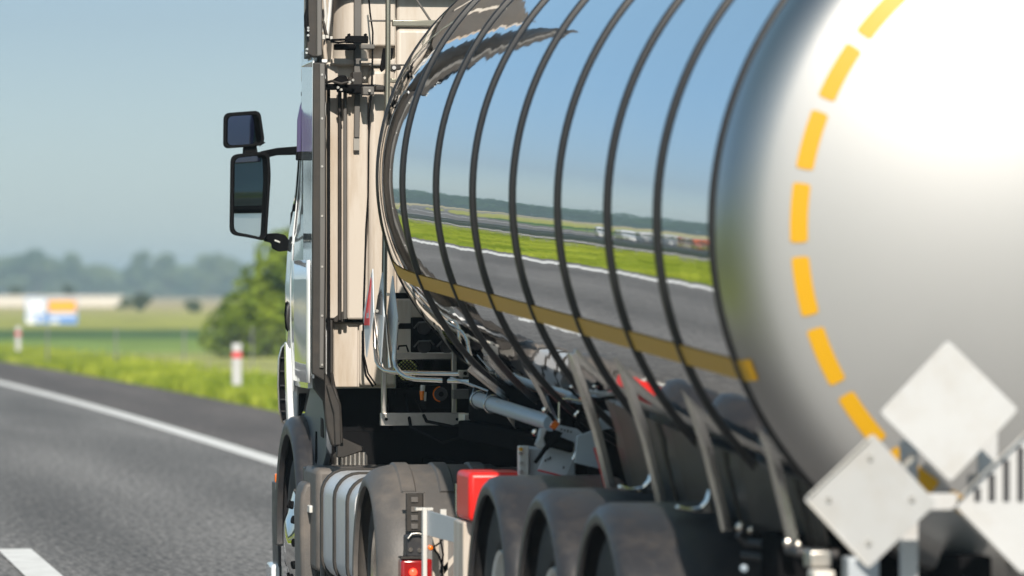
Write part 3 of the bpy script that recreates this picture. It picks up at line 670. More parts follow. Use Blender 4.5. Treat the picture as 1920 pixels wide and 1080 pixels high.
q = MB(); q.ptube([(1049, 746, 21.6), (1048, 795, 21.6)], .005); q.ptube([(1049, 785, 21.6), (1048, 797, 21.6)], .011); q.build('drain_stick', M['rib'], vb)
q = MB(); q.ptube([(1035, 793, 21.6), (1044, 800, 21.6)], .02); q.build('collar', M['orange'], vb)
q = MB(); q.ptube([(1020, 768, 21.6), (1034, 780, 21.6), (1044, 795, 21.6)], .008); q.build('cable', M['black'], vb); q = MB(); q.ptube([(1085, 775, 21.4), (1084, 800, 21.4), (1098, 812, 21.4)], .010); q.build('cable', M['black'], vb)
for (u, v) in [(1022, 769), (1003, 811), (1082, 778), (1098, 814)]:
    p = P(u, v, 21.5); MB().lathe([(0, -.014), (.012, -.008), (.014, 0), (.012, .008), (0, .014)], Matrix.Translation(p), seg=12).build('fitting', M['chrome'], vb)
q = MB(); q.pslab([(1113, 840), (1118, 838), (1142, 920), (1136, 922)], 20.55, .01); q.build('marker_strip', M['redprint'], tr)
# small wheel arch of the black carrier behind hose tube
q = MB(); q.pbox(870, 776, 915, 800, 24.9, .2); q.build('outrigger', M['alu'], tr, bevel=.004)

# red box and side guard
q = MB(); a = P(860, 978, 22.0); b = P(988, 885, 22.0); q.box((a.x + .04, 21.98, a.z), (b.x, 22.36, b.z)); q.build('extinguisher_box', M['red'], tr, bevel=.022, label='bright red equipment box ahead of the first trailer mudguard')
q = MB(); q.pbox(868, 978, 900, 1150, 22.1, .3); q.build('side_cabinet', M['cream'], tr, bevel=.01)
sg = MB(); sg.pbox(793, 952, 801, 1150, 22.9, .05); sgo = sg.build('side_guard', M['alu_w'], tr, bevel=.003)
a = P(801, 957, 22.9); b = P(801, 1004, 22.9); c = P(870, 977, 22.2); d = P(870, 1022, 22.2)
MB().slab([a, c, d, b], (1, 1, 0), .01).build('guard_plate', M['greybox'], sgo, bevel=.002)
q = MB(); q.pbox(780, 952, 812, 957, 22.92, .04); q.pbox(826, 955, 837, 990, 22.95, .02); q.build('guard_bracket', M['alu_w'], sgo)
q = MB(); q.ptube([(856, 907, 22.7), (857, 1150, 22.7)], .006); q.build('rod', M['rib'], sgo)
p = P(807, 1027, 22.85); MB().lathe([(0, -.018), (.010, -.012), (.013, 0), (.013, .02), (0, .02)], Matrix.Translation(p), seg=16).build('marker_lamp', M['orange'], sgo)
q = MB(); q.pbox(811, 1005, 823, 1150, 23.0, .02); q.pbox(832, 1010, 840, 1150, 23.0, .02); q.pslab([(824, 1070), (852, 1040), (852, 1052), (826, 1085)], 23.0, .02); q.build('guard_strut', M['cream'], sgo)
q = MB(); q.ptube([(812, 1028, 22.85), (822, 1040, 22.85), (830, 1062, 22.85), (828, 1100, 22.85)], .005); q.build('cable', M['black'], sgo); q = MB(); q.ptube([(812, 1026, 22.85), (825, 1018, 22.86), (833, 1005, 22.87)], .004); q.build('cable', M['black'], sgo)
q = MB(); q.ptube([(826, 1012, 22.86), (831, 1040, 22.86), (826, 1075, 22.86)], .004); q.build('cable', M['black'], sgo)

# hazard plate rack at the trailer's front corner
rk = MB(); rk.ptube([(702, 590, 25.75), (703, 647, 25.75), (706, 677, 25.7), (712, 688, 25.66), (722, 695, 25.6), (738, 698, 25.5), (800, 700, 25.3), (866, 701, 25.1)], .0105, seg=14)
rko = rk.build('plate_rack', M['chrome'], tr)
q = MB(); q.ptube([(744, 600, 25.45), (741, 640, 25.45), (739, 674, 25.42), (742, 688, 25.4), (750, 699, 25.35), (762, 707, 25.3), (780, 711, 25.2), (823, 713, 25.1), (902, 716, 24.85)], .0115, seg=14); q.build('rack_tube', M['chrome'], rko)
q = MB(); q.ptube([(722, 590, 25.6), (726, 640, 25.6), (732, 690, 25.55)], .010, seg=12); q.build('rack_tube', M['chrome'], rko)
q = MB(); q.ptube([(702, 590, 25.72), (710, 650, 25.7), (718, 690, 25.65)], .006, seg=10); q.build('rack_tube', M['chrome'], rko)
def fold_plate(L, T, Rr, B, Y, lab):
    ys = (Y + .2, Y + .02, Y - .2, Y - .02)
    pts = [P(u, v, y) for (u, v), y in zip((L, T, Rr, B), ys)]
    return pts, MB().slab(pts, (1, .1, 0), .006).build('folding_placard', M['fplate'], rko, bevel=.001, label=lab)
def on_plate(pts, a, b):      # a: -1 left .. 1 right ; b: -1 bottom .. 1 top  (diamond coordinates)
    L, T, Rr, B = pts; c = (L + Rr) / 2; w = (Rr - L) / 2; h = (T - c) if b > 0 else (c - B)
    return c + w * a + h * b + Vector((-.003, 0, 0))
def mark(pts, quad, m, par, nm):
    MB().slab([on_plate(pts, a, b) for a, b in quad], (-1, 0, 0), .0015).build(nm, m, par)
pp, o = fold_plate((680.8, 587), (698, 504), (700, 586), (686.5, 670), 25.72, 'edge-on diamond plate with red triangle')
mark(pp, [(-.55, -.28), (.45, -.28), (.40, -.12), (-.50, -.12)], M['redprint'], o, 'red_mark')
mark(pp, [(-.50, -.12), (-.34, -.12), (.12, .72), (.02, .80)], M['redprint'], o, 'red_mark')
mark(pp, [(.36, -.12), (.42, -.12), (.14, .72), (.06, .74)], M['redprint'], o, 'red_mark')
mark(pp, [(-.06, 0), (.08, 0), (.08, .42), (-.02, .42)], M['redprint'], o, 'red_mark')
pp, o = fold_plate((702.7, 590), (716, 511), (719.3, 594), (713, 680), 25.6, 'edge-on diamond plate with thin stripes')
for i in range(6):
    a = -.7 + .25 * i; mark(pp, [(a, .03), (a + .1, .03), (a + .1 + (.2 - a) * .35, .42 + .2 * (1 - abs(a))), (a + (.2 - a) * .35, .42 + .2 * (1 - abs(a)))], M['blackprint'], o, 'stripe')
pp, o = fold_plate((725.8, 586), (735.3, 517), (744.5, 597), (739, 688), 25.45, 'edge-on blank diamond plate')
for (u, v) in [(746, 606), (728, 552), (707, 583)]:
    p = P(u, v, 25.4); MB().tube([p, p + Vector((0, .03, 0))], .008, seg=10).build('hinge', M['alu'], rko)
for uv, Y in (([(858, 694), (893, 694), (898, 702), (895, 708), (862, 709)], 25.05), ([(893, 704), (908, 700), (930, 716), (935, 728), (900, 723)], 24.8)):
    o = MB().pslab(uv, Y, .012).build('mounting_lug', M['alu'], rko, bevel=.003)
for (u, v, Y) in [(872, 700, 25.03), (907, 712, 24.78)]:
    p = P(u, v, Y); MB().tube([p, p + Vector((0, -.012, 0))], .010, seg=6).build('bolt', M['black'], rko)
for (u) in (830, 868): p = P(u, 713, 25.05); MB().tube([p, p + Vector((.03, 0, 0))], .015, seg=12).build('clamp', M['black'], rko)

# ------------------------------------------------------------------ tractor
tk = thing('tractor_truck', 'white long-haul truck cab unit pulling the polished tank', 'truck', (4.22, 27.0, 0))
XC = 4.25
side = [(1.18, 3.04), (1.33, 3.01), (1.5, 2.995), (1.75, 2.985), (2.0, 2.99), (2.12, 3.00), (2.25, 3.03), (2.45, 3.06), (2.7, 3.085), (2.95, 3.11), (3.1, 3.14), (3.3, 3.17), (3.7, 3.22), (3.88, 3.32), (3.95, 3.5)]
def cab_ring(y, dx, zmin=0.0, ztop=0):
    lean = min(1, max(0, (y - 27.6) / .8))
    L = [((x + dx) if z > 3.12 else 2.99 + (x - 2.99) * lean + dx, max(z, zmin)) for z, x in side]
    return [(x, y, z - ztop) for x, z in L] + [(2 * XC - x, y, z - ztop) for x, z in L[::-1]]
q = MB(); q.loft([cab_ring(27.30, .0, 1.33), cab_ring(27.6, 0, 1.33), cab_ring(27.9, 0, 1.33), cab_ring(28.15, 0, 1.34), cab_ring(28.5, .025), cab_ring(28.9, .06), cab_ring(29.15, .12), cab_ring(29.35, .24), cab_ring(29.45, .45, 0, .03)])
cab = q.build('cab_body', M['white'], tk, angle=28)
# side extenders
for sx in (1, -1):
    mx = (lambda x: x) if sx == 1 else (lambda x: 8.5 - x)
    q = MB(); rows = []
    zz = [(z, x) for z, x in side if 1.33 <= z <= 3.1]
    zz = [(z, 2.992) for z in (1.40, 1.8, 2.2, 2.6, 3.0, 3.03)]
    for y in (26.21, 26.6, 27.1, 27.5): rows.append([(mx(x - max(0, 27.1 - y) * .104), y, z) for z, x in zz])
    vs = [[q.bm.verts.new(p) for p in r] for r in rows]
    for i in range(3):
        for j in range(len(zz) - 1): q.bm.faces.new((vs[i][j], vs[i][j+1], vs[i+1][j+1], vs[i+1][j]))
    o = q.build('side_extender', M['white'], tk); s_ = o.modifiers.new('s', 'SOLIDIFY'); s_.thickness = .008; s_.offset = 0
    if sx == 1: ext = o
    q = MB(); vs = [[q.bm.verts.new((mx(2.99 + .03 - max(0, 27.1 - y) * .100), y, z)) for z in (1.41, 2.2, 3.02)] for y in (26.22, 26.6, 27.15)]
    for i in range(2):
        for j in range(2): q.bm.faces.new((vs[i][j], vs[i][j+1], vs[i+1][j+1], vs[i+1][j]))
    s2 = q.build('inner_shade_panel', M['inner_shade'], o).modifiers.new('s', 'SOLIDIFY'); s2.thickness = .02; s2.offset = 0  # dark sheet standing for the extender's shaded inner face
    q = MB(); vs = [[q.bm.verts.new((mx(2.985 - max(0, 27.1 - y) * .104), y, z)) for z in (3.05, 3.5, 4.02)] for y in (26.22, 26.6, 27.3)]
    for i in range(2):
        for j in range(2): q.bm.faces.new((vs[i][j], vs[i][j+1], vs[i+1][j+1], vs[i+1][j]))
    s2 = q.build('roof_side_fairing', M['inner_shade'], tk).modifiers.new('s', 'SOLIDIFY'); s2.thickness = .03; s2.offset = 0
    if sx == -1:
        q = MB(); q.box((5.55, 26.17, 1.4), (5.62, 26.22, 3.03)); q.build('rubber_edge', M['rubber'], o)
q = MB(); q.pslab([(588, 117), (610, 117), (612, 430), (609, 715), (585, 700), (586, 430)], 26.17, .035); re_ = q.build('rubber_edge', M['rubber'], ext, bevel=.006)
q = MB(); q.pslab([(600, 119), (609, 119), (610, 430), (607, 690), (599, 690), (600, 430)], 26.155, .02); q.build('rubber_trim', M['strap'], ext, bevel=.004)
for v in (140, 222, 312, 405, 500, 592, 684): 
    p = P(604, v, 26.15); MB().tube([p, p + Vector((0, .02, 0))], .006, seg=8).build('screw', M['alu'], ext)
# lower trunking below the extender
q = MB(); q.pslab([(586, 700), (612, 700), (628, 735), (636, 790), (636, 838), (622, 836), (612, 800), (606, 752), (588, 728)], 26.5, .05); q.build('lower_trunking', M['rubber'], tk, bevel=.01)
q = MB(); q.pslab([(612, 722), (622, 722), (638, 760), (640, 835), (628, 835), (626, 775)], 26.46, .03); q.build('trunking_lip', M['rubber'], tk, bevel=.006)
q = MB(); q.pslab([(632, 822), (640, 820), (682, 838), (680, 846), (645, 858), (632, 858)], 26.98, .05); q.build('heat_shield_bracket', M['rubber'], tk, bevel=.006)
# back wall panels
def bpart(name, m, rects, Y=27.25, d=.05, bevel=.006, parent=None, **kw):
    q = MB()
    for r in rects: q.pbox(*r, Y, d)
    return q.build(name, m, parent or tk, bevel=bevel, **kw)
bw = bpart('back_wall', M['cream'], [(612, 118, 900, 598)], 27.19, .04, .01)
bpart('wall_panel', M['cream'], [(614, 120, 634, 597)], 27.16, .035, parent=bw)
bpart('wall_panel', M['cream'], [(651, 165, 690, 599)], 27.145, .05, parent=bw, bevel=.012)
bpart('wall_panel', M['cream'], [(692, 128, 741, 599)], 27.125, .07, parent=bw, bevel=.03)
bpart('wall_panel', M['cream'], [(744, 55, 905, 599)], 27.14, .05, parent=bw, bevel=.02)
lw = bpart('lower_wall', M['cream'], [(622, 604, 742, 727)], 27.24, .08, .01)
bpart('wall_panel', M['cream'], [(626, 606, 671, 726)], 27.215, .03, parent=lw)
bpart('wall_panel', M['cream'], [(674, 606, 742, 724)], 27.19, .04, parent=lw, bevel=.03)
bpart('wall_seam', M['black'], [(612, 597, 680, 605)], 27.26, .04, parent=lw)
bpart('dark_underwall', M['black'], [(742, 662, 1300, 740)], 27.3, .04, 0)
bpart('dark_reflection_panel', M['inner_shade'], [(622, -234, 1250, -12)], 27.06, .06, .01)  # unseen dark panel added above view to darken the tank's reflection
for a_, b_, w_ in ((700, -200, 12), (760, -150, 8), (830, -215, 16), (930, -120, 10)):
    bpart('reflection_streak', M['cream'], [(a_, b_, a_ + w_, b_ + 90)], 27.03, .03, .005)  # unseen cream bars added as lit streaks in the tank's reflection
bpart('fairing_panel', M['cream'], [(1000, -225, 1110, -60)], 27.03, .03, .02)
q = MB(); q.pslab([(626, 604), (626, 596), (643, 584), (647, 585), (647, 604)], 27.15, .05); q.build('step_cover', M['rubber'], bw, bevel=.004)
# vertical pipes on the back wall
for nm, uu, v0, v1, r, m in [('cable_pipe', 616, 168, 720, .009, 'black'), ('cable_pipe', 637, 165, 600, .010, 'rubber'), ('cable_pipe', 647, 165, 598, .010, 'strap')]:
    q = MB(); q.ptube([(uu, v0, 27.11), (uu, v1, 27.11)], r); q.build(nm, M[m], bw)
q = MB(); q.ptube([(621, 600, 27.15), (621, 700, 27.12), (626, 725, 27.0), (636, 760, 26.96), (640, 830, 26.96)], .010); q.build('cable_pipe', M['rubber'], tk)
q = MB(); q.ptube([(617, 610, 27.12), (617, 712, 27.1), (622, 740, 27.0)], .008); q.build('cable_pipe', M['black'], tk)
# thin wandering cable
q = MB(); q.ptube([(690, -20, 26.95), (694, 25, 26.95), (699, 60, 26.95), (698, 130, 26.95), (696, 175, 26.96), (692, 220, 26.97), (691, 300, 26.98), (690, 370, 26.98), (686, 430, 26.98), (684, 500, 26.98), (682, 560, 26.98), (681, 610, 26.98), (682, 665, 26.97), (690, 700, 26.96), (705, 722, 26.95)], .0045, seg=8); q.build('air_cable', M['black'], tk)
q = MB(); q.ptube([(680, 620, 27.0), (680, 668, 27.0), (686, 704, 27.0), (700, 725, 27.0)], .006, seg=8); q.build('air_cable', M['black'], tk)
# grey strap / hose channel
q = MB(); q.pbox(664, -30, 678, 74, 27.10, .03); q.pslab([(663, 74), (678, 74), (676, 170), (674, 258), (664, 258), (665, 170)], 27.10, .03); st = q.build('hose_channel', M['strap'], tk, bevel=.004)
q = MB(); q.pbox(663, 258, 674, 282, 27.11, .02); q.build('channel_end', M['strap_l'], st, bevel=.002)
# lower bracket cluster, v 140..180
br = MB(); br.pbox(610, 157, 640, 168, 27.0, .06); br.pbox(634, 150, 652, 172, 26.98, .08); br.pbox(650, 158, 702, 175, 27.0, .06); br.pbox(702, 161, 722, 172, 27.02, .05)
bro = br.build('hose_bracket', M['black'], tk, bevel=.006)
q = MB(); q.pslab([(624, 150), (638, 141), (648, 141), (654, 150), (652, 158), (630, 158)], 26.95, .06); q.build('bracket_hook', M['black'], bro, bevel=.006)
q = MB(); q.pbox(661, 135, 680, 160, 27.02, .10); q.pbox(654, 145, 684, 155, 27.05, .05); q.build('clamp', M['rubber'], bro, bevel=.005)
q = MB(); q.pbox(680, 162, 702, 178, 26.92, .08); q.build('clamp_block', M['strap'], bro, bevel=.006)
q = MB(); q.pbox(704, 160, 721, 170, 26.97, .05); q.build('clamp_block', M['rubber'], bro, bevel=.006)
for (u, v) in [(634, 164), (640, 168), (656, 154), (684, 146), (693, 170), (662, 150)]:
    p = P(u, v, 26.9); MB().tube([p, p + Vector((0, .03, 0))], .007, seg=8).build('bolt', M['alu'], bro)
q = MB(); q.ptube([(612, 155, 26.98), (622, 152, 26.94), (640, 157, 26.92), (656, 153, 26.92), (664, 148, 26.92)], .007); q.build('hose', M['rubber'], bro)
# upper bracket cluster, v 65..95
br = MB(); br.pbox(628, 82, 668, 93, 26.98, .06); br.pbox(650, 67, 691, 80, 26.98, .08)
bro = br.build('hose_bracket', M['black'], tk, bevel=.006)
q = MB(); q.pbox(676, 83, 703, 92, 26.93, .06); q.build('clamp_block', M['strap'], bro, bevel=.006)
for (u, v) in [(655, 65), (686, 65), (630, 86)]:
    p = P(u, v, 26.98); MB().tube([p, p + Vector((0, .04, 0))], .007, seg=8).build('bolt', M['black'], bro)
q = MB(); q.ptube([(612, 73, 26.96), (625, 75, 26.94), (650, 74, 26.93), (660, 78, 26.9)], .006); q.ptube([(620, 78, 26.96), (634, 80, 26.94), (652, 78, 26.93), (690, 80, 26.93)], .005); q.build('hose', M['black'], bro)
q = MB(); q.pbox(604, 65, 610, 74, 26.94, .03); q.pbox(611, 66, 617, 72, 26.94, .03); q.pbox(619, 68, 624, 74, 26.94, .03); q.build('fitting', M['alu_w'], bro, bevel=.003)
# roof fairing behind the cab top
rf = MB(); rf.pslab([(578, -236), (604, -236), (604, 100), (603, 108), (586, 107), (574, 100), (576, 40)], 26.18, .04); rfo = rf.build('roof_extender', M['rubber'], tk, bevel=.008)
q = MB(); q.pslab([(594, -236), (604, -236), (604, 104), (594, 106)], 26.155, .03); q.build('extender_lip', M['strap'], rfo, bevel=.006)
q = MB(); q.ptube([(577, -40, 26.16), (576, 15, 26.16), (574, 30, 26.16), (575, 50, 26.16), (577, 66, 26.16)], [.004, .006, .012, .012, .006]); q.build('antenna_base', M['black'], rfo)
q = MB(); q.ptube([(571, -40, 26.3), (572, 60, 26.3), (573, 98, 26.3)], .003, seg=6); q.build('chrome_trim', M['chrome'], rfo)
for (u, v) in [(578, 52), (578, 57), (578, 66), (576, 92), (575, 99)]:
    p = P(u, v, 26.14); MB().tube([p, p + Vector((0, .02, 0))], .006, seg=10).build('screw', M['chrome'], rfo)
q = MB(); a = P(584, 118, 26.6); b = P(612, 112, 26.6); q.box((a.x, 26.55, a.z), (b.x, 27.1, b.z)); q.build('roof_gutter', M['white'], tk, bevel=.004)
# curved cream column
q = MB(); rows = []
for i in range(17):
    a = R(-90 + 150 * i / 16); c0 = P(648, 50, 27.5); x = c0.x + .105 * math.sin(a); y = 27.29 - .16 * math.cos(a)
    rows.append([q.bm.verts.new((x, y, P(0, 108, 27.3).z)), q.bm.verts.new((x, y, 3.38))])
for i in range(16): q.bm.faces.new((rows[i][0], rows[i+1][0], rows[i+1][1], rows[i][1]))
o = q.build('roof_side_column', M['cream'], tk); 
bpart('roof_back_panel', M['cream'], [(604, -230, 745, 126)], 27.24, .04)
bpart('roof_back_panel', M['cream'], [(744, -230, 905, 48)], 27.16, .05, bevel=.015)
bpart('roof_back_panel', M['cream'], [(678, -230, 742, 86)], 27.14, .05, bevel=.01)
bpart('roof_shelf', M['cream'], [(622, 110, 742, 122)], 27.12, .12, bevel=.01)
q = MB(); q.ptube([(606, -30, 27.05), (611, 30, 27.05), (606, 60, 27.05)], .008); q.ptube([(622, -40, 27.08), (617, 30, 27.06), (613, 66, 27.02)], .011); q.build('gas_strut', M['alu_w'], rfo)
q = MB(); q.ptube([(606, 40, 27.03), (613, 68, 27.0)], .007); q.ptube([(628, -40, 27.1), (622, 20, 27.1), (618, 70, 27.02)], .006); q.build('gas_strut', M['rubber'], rfo)
q = MB(); q.ptube([(611, 72, 26.99), (609, 90, 26.99), (611, 112, 26.99)], .011); q.build('strut_foot', M['cream'], rfo)
# rear work frame : posts and rails
fr = MB(); fr.ptube([(727.5, -60, 26.35), (727.5, 110, 26.35), (726, 200, 26.35), (722, 420, 26.3), (719.5, 600, 26.2), (719.5, 780, 26.1)], .0135, seg=12)
fro = fr.build('work_frame', M['post'], tk)
q = MB(); q.pbox(736, 38, 830, 49, 26.6, .03); q.pbox(731, 147, 752, 155, 26.6, .03); q.build('frame_rail', M['post'], fro, bevel=.004)
q = MB(); q.ptube([(692, 39, 26.95), (736, 39, 26.9)], .005); q.ptube([(692, 122, 26.98), (760, 122, 26.95)], .004); q.ptube([(778, -5, 26.7), (808, 40, 26.7)], .006); q.build('frame_wire', M['strap'], fro)
q = MB(); q.pslab([(719, 90), (713, 130), (716, 135), (722, 130), (724, 90)], 26.45, .03); q.pslab([(734, 90), (739, 90), (735, 112), (733, 112)], 26.45, .03); q.build('cable_hook', M['black'], fro, bevel=.004)
p = P(739, 128, 26.8); MB().tube([p, p + Vector((0, .06, 0))], .017, seg=20).build('rubber_stop', M['rubber'], fro)
p = P(739, 127, 26.79); MB().tube([p, p + Vector((0, .01, 0))], .010, seg=20).build('stop_face', M['plate'], fro)
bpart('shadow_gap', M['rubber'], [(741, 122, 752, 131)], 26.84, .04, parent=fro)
# lower frame of the catwalk
q = MB(); q.pbox(716, 600, 725, 780, 26.02, .03); q.build('frame_post', M['alu'], fro, bevel=.003)
q = MB(); q.pbox(848, 657, 856, 778, 26.04, .03); q.build('frame_post', M['alu'], fro, bevel=.003)
q = MB(); q.pbox(743, 662, 856, 674, 26.05, .03); q.build('frame_rail', M['alu'], fro, bevel=.003)
q = MB(); q.pbox(714, 774, 873, 798, 25.98, .04); q.build('frame_rail', M['alu'], fro, bevel=.003)
for (u, v) in [(724, 786), (857, 786)]:
    p = P(u, v, 25.97); MB().tube([p, p + Vector((0, -.012, 0))], .008, seg=8).build('bolt', M['black'], fro)
q = MB(); q.slab([P(873, 774, 25.98), P(915, 784, 25.5), P(915, 812, 25.5), P(873, 798, 25.98)], (0, 1, 0), .03); q.build('angled_rail', M['alu'], fro, bevel=.003)
q = MB(); q.pbox(912, 783, 926, 822, 25.3, .06); q.pbox(924, 785, 946, 824, 25.28, .1); q.build('box_end', M['strap'], fro, bevel=.006)
# black coupling panel and its sockets
pn = bpart('coupling_panel', M['black'], [(772, 595, 852, 661)], 26.4, .05)
for (u, v) in [(795, 615), (795, 650), (838, 650), (838, 615)]:
    p = P(u, v, 26.38); MB().lathe([(0, .0), (.030, 0), (.034, .006), (.034, .03)], Matrix.Translation(p + Vector((0, -.02, 0))), seg=24).build('socket', M['fender'], pn)
    MB().tube([p + Vector((-.05, 0, .0)), p + Vector((-.03, -.03, .028)), p + Vector((.03, -.03, .03)), p + Vector((.05, 0, .01))], .005, seg=8).build('socket_latch', M['strap'], pn)
q = MB(); q.pbox(742, 549, 775, 560, 26.5, .03); q.build('panel_arm', M['black'], pn); q = MB(); q.pbox(747, 606, 775, 617, 26.45, .03); q.build('panel_arm', M['black'], pn)
q = MB(); q.ptube([(746, 656, 26.1), (748, 649, 26.1), (762, 648, 26.1), (766, 660, 26.1)], .005, seg=8); q.build('grab_loop', M['black'], fro)
bpart('white_cabinet', M['cream'], [(746, 562, 771, 662)], 26.7, .3)
# mesh guarded spring
c = P(762, 694, 26.15); r = .056
sp_ = MB().lathe([(0, -.015), (r * .8, -.008), (r, .01), (r, .08)], Matrix.Translation(c), seg=32).build('spring_cover', M['yellowlamp'], tk)
q = MB()
for i in range(-4, 5):
    o_ = i * r / 4.2; h = math.sqrt(max(0, r * r - o_ * o_))
    for s in (1, -1):
        d = Vector((1, 0, s)).normalized(); n = Vector((-s, 0, 1)).normalized()
        q.tube([c + n * o_ - d * h + Vector((0, -.022, 0)), c + n * o_ + d * h + Vector((0, -.022, 0))], .0028, seg=5)
q.tube([c + Vector((r * 1.05 * math.cos(a), -.02, r * 1.05 * math.sin(a))) for a in [2*math.pi*i/32 for i in range(33)]], .006, seg=6)
q.build('wire_guard', M['black'], sp_)
# lamps and cap under the frame
q = MB(); q.ptube([(793, 722, 26.1), (792, 735, 26.1)], .012); lm = q.build('lamp_holder', M['alu_w'], tk)
q = MB(); q.ptube([(791, 733, 26.09), (791, 750, 26.09)], [.012, .008]); q.build('lamp_lens', M['orange'], lm)
q = MB(); q.ptube([(797, 735, 26.1), (797, 752, 26.1)], [.008, .005]); q.build('lamp_lens', M['alu_w'], lm)
p = P(827, 739, 26.2); rc = MB().tube([p, p + Vector((0, .06, 0))], .034, seg=28).build('filler_cap', M['fender'], tk, bevel=.004)
MB().tube([p + Vector((0, .012, 0)) + Vector((.037 * math.cos(a), 0, .037 * math.sin(a))) for a in [R(95 + 170 * i / 20) for i in range(21)]], .0035, seg=6).build('orange_ring', M['orange'], rc)
MB().tube([p + Vector((0, -.01, 0)), p + Vector((0, .01, 0))], .012, seg=20).build('cap_button', M['black'], rc)
bpart('coupling_carrier', M['black'], [(796, 720, 848, 768)], 26.35, .2)
q = MB(); q.pbox(850, 730, 900, 748, 26.0, .05); q.build('carrier_arm', M['strap'], tk, bevel=.004)
# air hoses between cab and trailer
for i, (a, b, c_, d) in enumerate([((780, 750), (800, 790), (850, 800), (940, 770)), ((760, 740), (770, 800), (830, 830), (930, 800))]):
    q = MB(); q.ptube([(a[0], a[1], 26.2), (b[0], b[1], 25.9), (c_[0], c_[1], 25.4), (d[0], d[1], 24.9)], .008); q.build('air_hose', M['black'], tk)

# dark mass below: engine, frame, fifth wheel
q = MB(); q.box((3.62, 23.2, .72), (3.70, 29.2, .96)); q.box((4.74, 23.2, .72), (4.82, 29.2, .96)); 
for y in (23.3, 25.2, 26.9, 28.9): q.box((3.70, y, .76), (4.74, y + .08, .92))
q.build('frame_rails', M['black'], tk, bevel=.004)
q = MB(); q.box((3.45, 27.5, .55), (5.05, 29.2, 1.33)); q.build('engine_block', M['black'], tk, bevel=.02)
q = MB(); q.box((3.12, 27.55, .9), (5.38, 27.62, 1.34)); q.build('engine_cover', M['black'], tk, bevel=.01)
q = MB(); q.box((3.8, 23.8, .98), (4.7, 24.9, 1.12)); q.build('fifth_wheel', M['black'], tk, bevel=.02)
q = MB(); q.tube([(3.3, 24.3, .5), (5.2, 24.3, .5)], .09, seg=16); q.tube([(3.2, 28.0, .52), (5.3, 28.0, .52)], .06, seg=16); q.lathe([(0, -.2), (.2, -.1), (.2, .1), (0, .2)], Matrix.Translation((4.25, 24.3, .5)), seg=24); q.build('axles', M['black'], tk)
for i in range(7):
    u = 632 + i * 8.3; p0 = P(u, 852 - i * 0, 27.3); q = MB() if i == 0 else q
    q.tube([P(u, 848, 27.3), P(u, 925, 27.3)], .011, seg=10)
q.build('muffler_shield', M['alu'], tk)
q = MB(); q.pbox(628, 850, 690, 940, 27.32, .3); q.build('muffler', M['strap'], tk, bevel=.02)
# front wheel arch
pf = [(2.955, -.10), (2.948, -.06), (2.955, -.03), (2.98, -.006), (3.02, 0), (3.30, 0), (3.32, -.02), (3.04, -.02), (3.0, -.045), (2.985, -.10)]
MB().sweep(arc_path(28.0, .55, .62, -100, 96), pf).build('front_mudguard', M['fender'], tk, angle=40)
MB().sweep(arc_path(28.0, .55, .62, -100, 96), [(8.5 - x, o) for x, o in pf]).build('front_mudguard', M['fender'], tk, angle=40)
q = MB(); q.box((3.05, 27.42, .55), (3.5, 27.5, 1.1)); q.build('wheel_arch_liner', M['black'], tk)
# inner guard plate behind the wheel, bluish
q = MB(); sgp = [(567, 790, 27.95), (574, 765, 27.92), (583, 722, 27.75), (588, 706, 27.62), (606, 745, 27.2), (611, 800, 27.12), (612, 850, 27.12), (604, 878, 27.2), (572, 878, 27.85)]
q.slab([P(*t_) for t_ in sgp], (1, 0, 0), .03); ig = q.build('splash_guard', M['splash'], tk, bevel=.006, angle=60)
q = MB(); q.pslab([(601, 782), (607, 786), (608, 822), (601, 818)], 27.14, .03); q.build('guard_recess', M['fender'], ig, bevel=.006)
q = MB(); q.pslab([(572, 876), (626, 870), (628, 912), (572, 905)], 27.25, .1); q.build('guard_base', M['fender'], ig, bevel=.006)
q = MB(); q.pslab([(621, 880), (628, 876), (634, 905), (624, 906)], 27.2, .02); q.build('guard_strut', M['alu'], ig, bevel=.003)
wheel(tk, 3.0, 28.0, .50, .50, .30, sgn=-1, chrome=True); wheel(tk, 5.5, 28.0, .50, .50, .30, sgn=1, chrome=True)
hc = Matrix.Translation((2.99, 28.0, .50)) @ Matrix.Rotation(R(90), 4, 'Z')
hub = MB().lathe([(.27, -.02), (.265, .0), (.22, .012), (.15, .028), (.12, .04), (.10, .046), (.0, .05)], hc, seg=48).build('hub_cap', M['hubchrome'], tk, angle=30)
for i in range(10):
    a = 2 * math.pi * i / 10; c = hc @ Vector((.20 * math.cos(a), .006, .20 * math.sin(a))); d = hc.to_3x3() @ Vector((.4 * math.cos(a), .9, .4 * math.sin(a)))
    MB().tube([c, c + d * .02], .022, seg=14).build('hub_hole', M['black'], hub)
# battery box + fuel tank
q = MB(); q.box((2.97, 26.72, .40), (3.55, 27.32, .93)); bb = q.build('battery_box', M['plastic'], tk, bevel=.03)
q = MB(); fa = [(602, 1150), (602, 935), (608, 921), (618, 915), (664, 913), (668, 920), (620, 924), (612, 932), (610, 945), (610, 1150)]
q.pslab(fa, 26.68, .05); q.build('box_frame', M['plastic'], bb, bevel=.006)
q = MB(); q.pbox(612, 936, 640, 1150, 26.70, .03); q.build('box_cover', M['strap'], bb, bevel=.01)
for (u, v) in [(617, 955), (616, 990), (617, 1040)]:
    p = P(u, v, 26.69); MB().tube([p, p + Vector((0, .02, 0))], .006, seg=8).build('screw', M['alu'], bb)
q = MB(); q.pbox(580, 948, 592, 962, 26.9, .2); q.build('latch', M['alu_w'], bb, bevel=.005)
q = MB(); q.pslab([(572, 905), (590, 905), (602, 912), (600, 935), (598, 1150), (566, 1150), (562, 960), (565, 925)], 27.0, .3); q.build('side_fairing', M['plastic'], bb, bevel=.02)
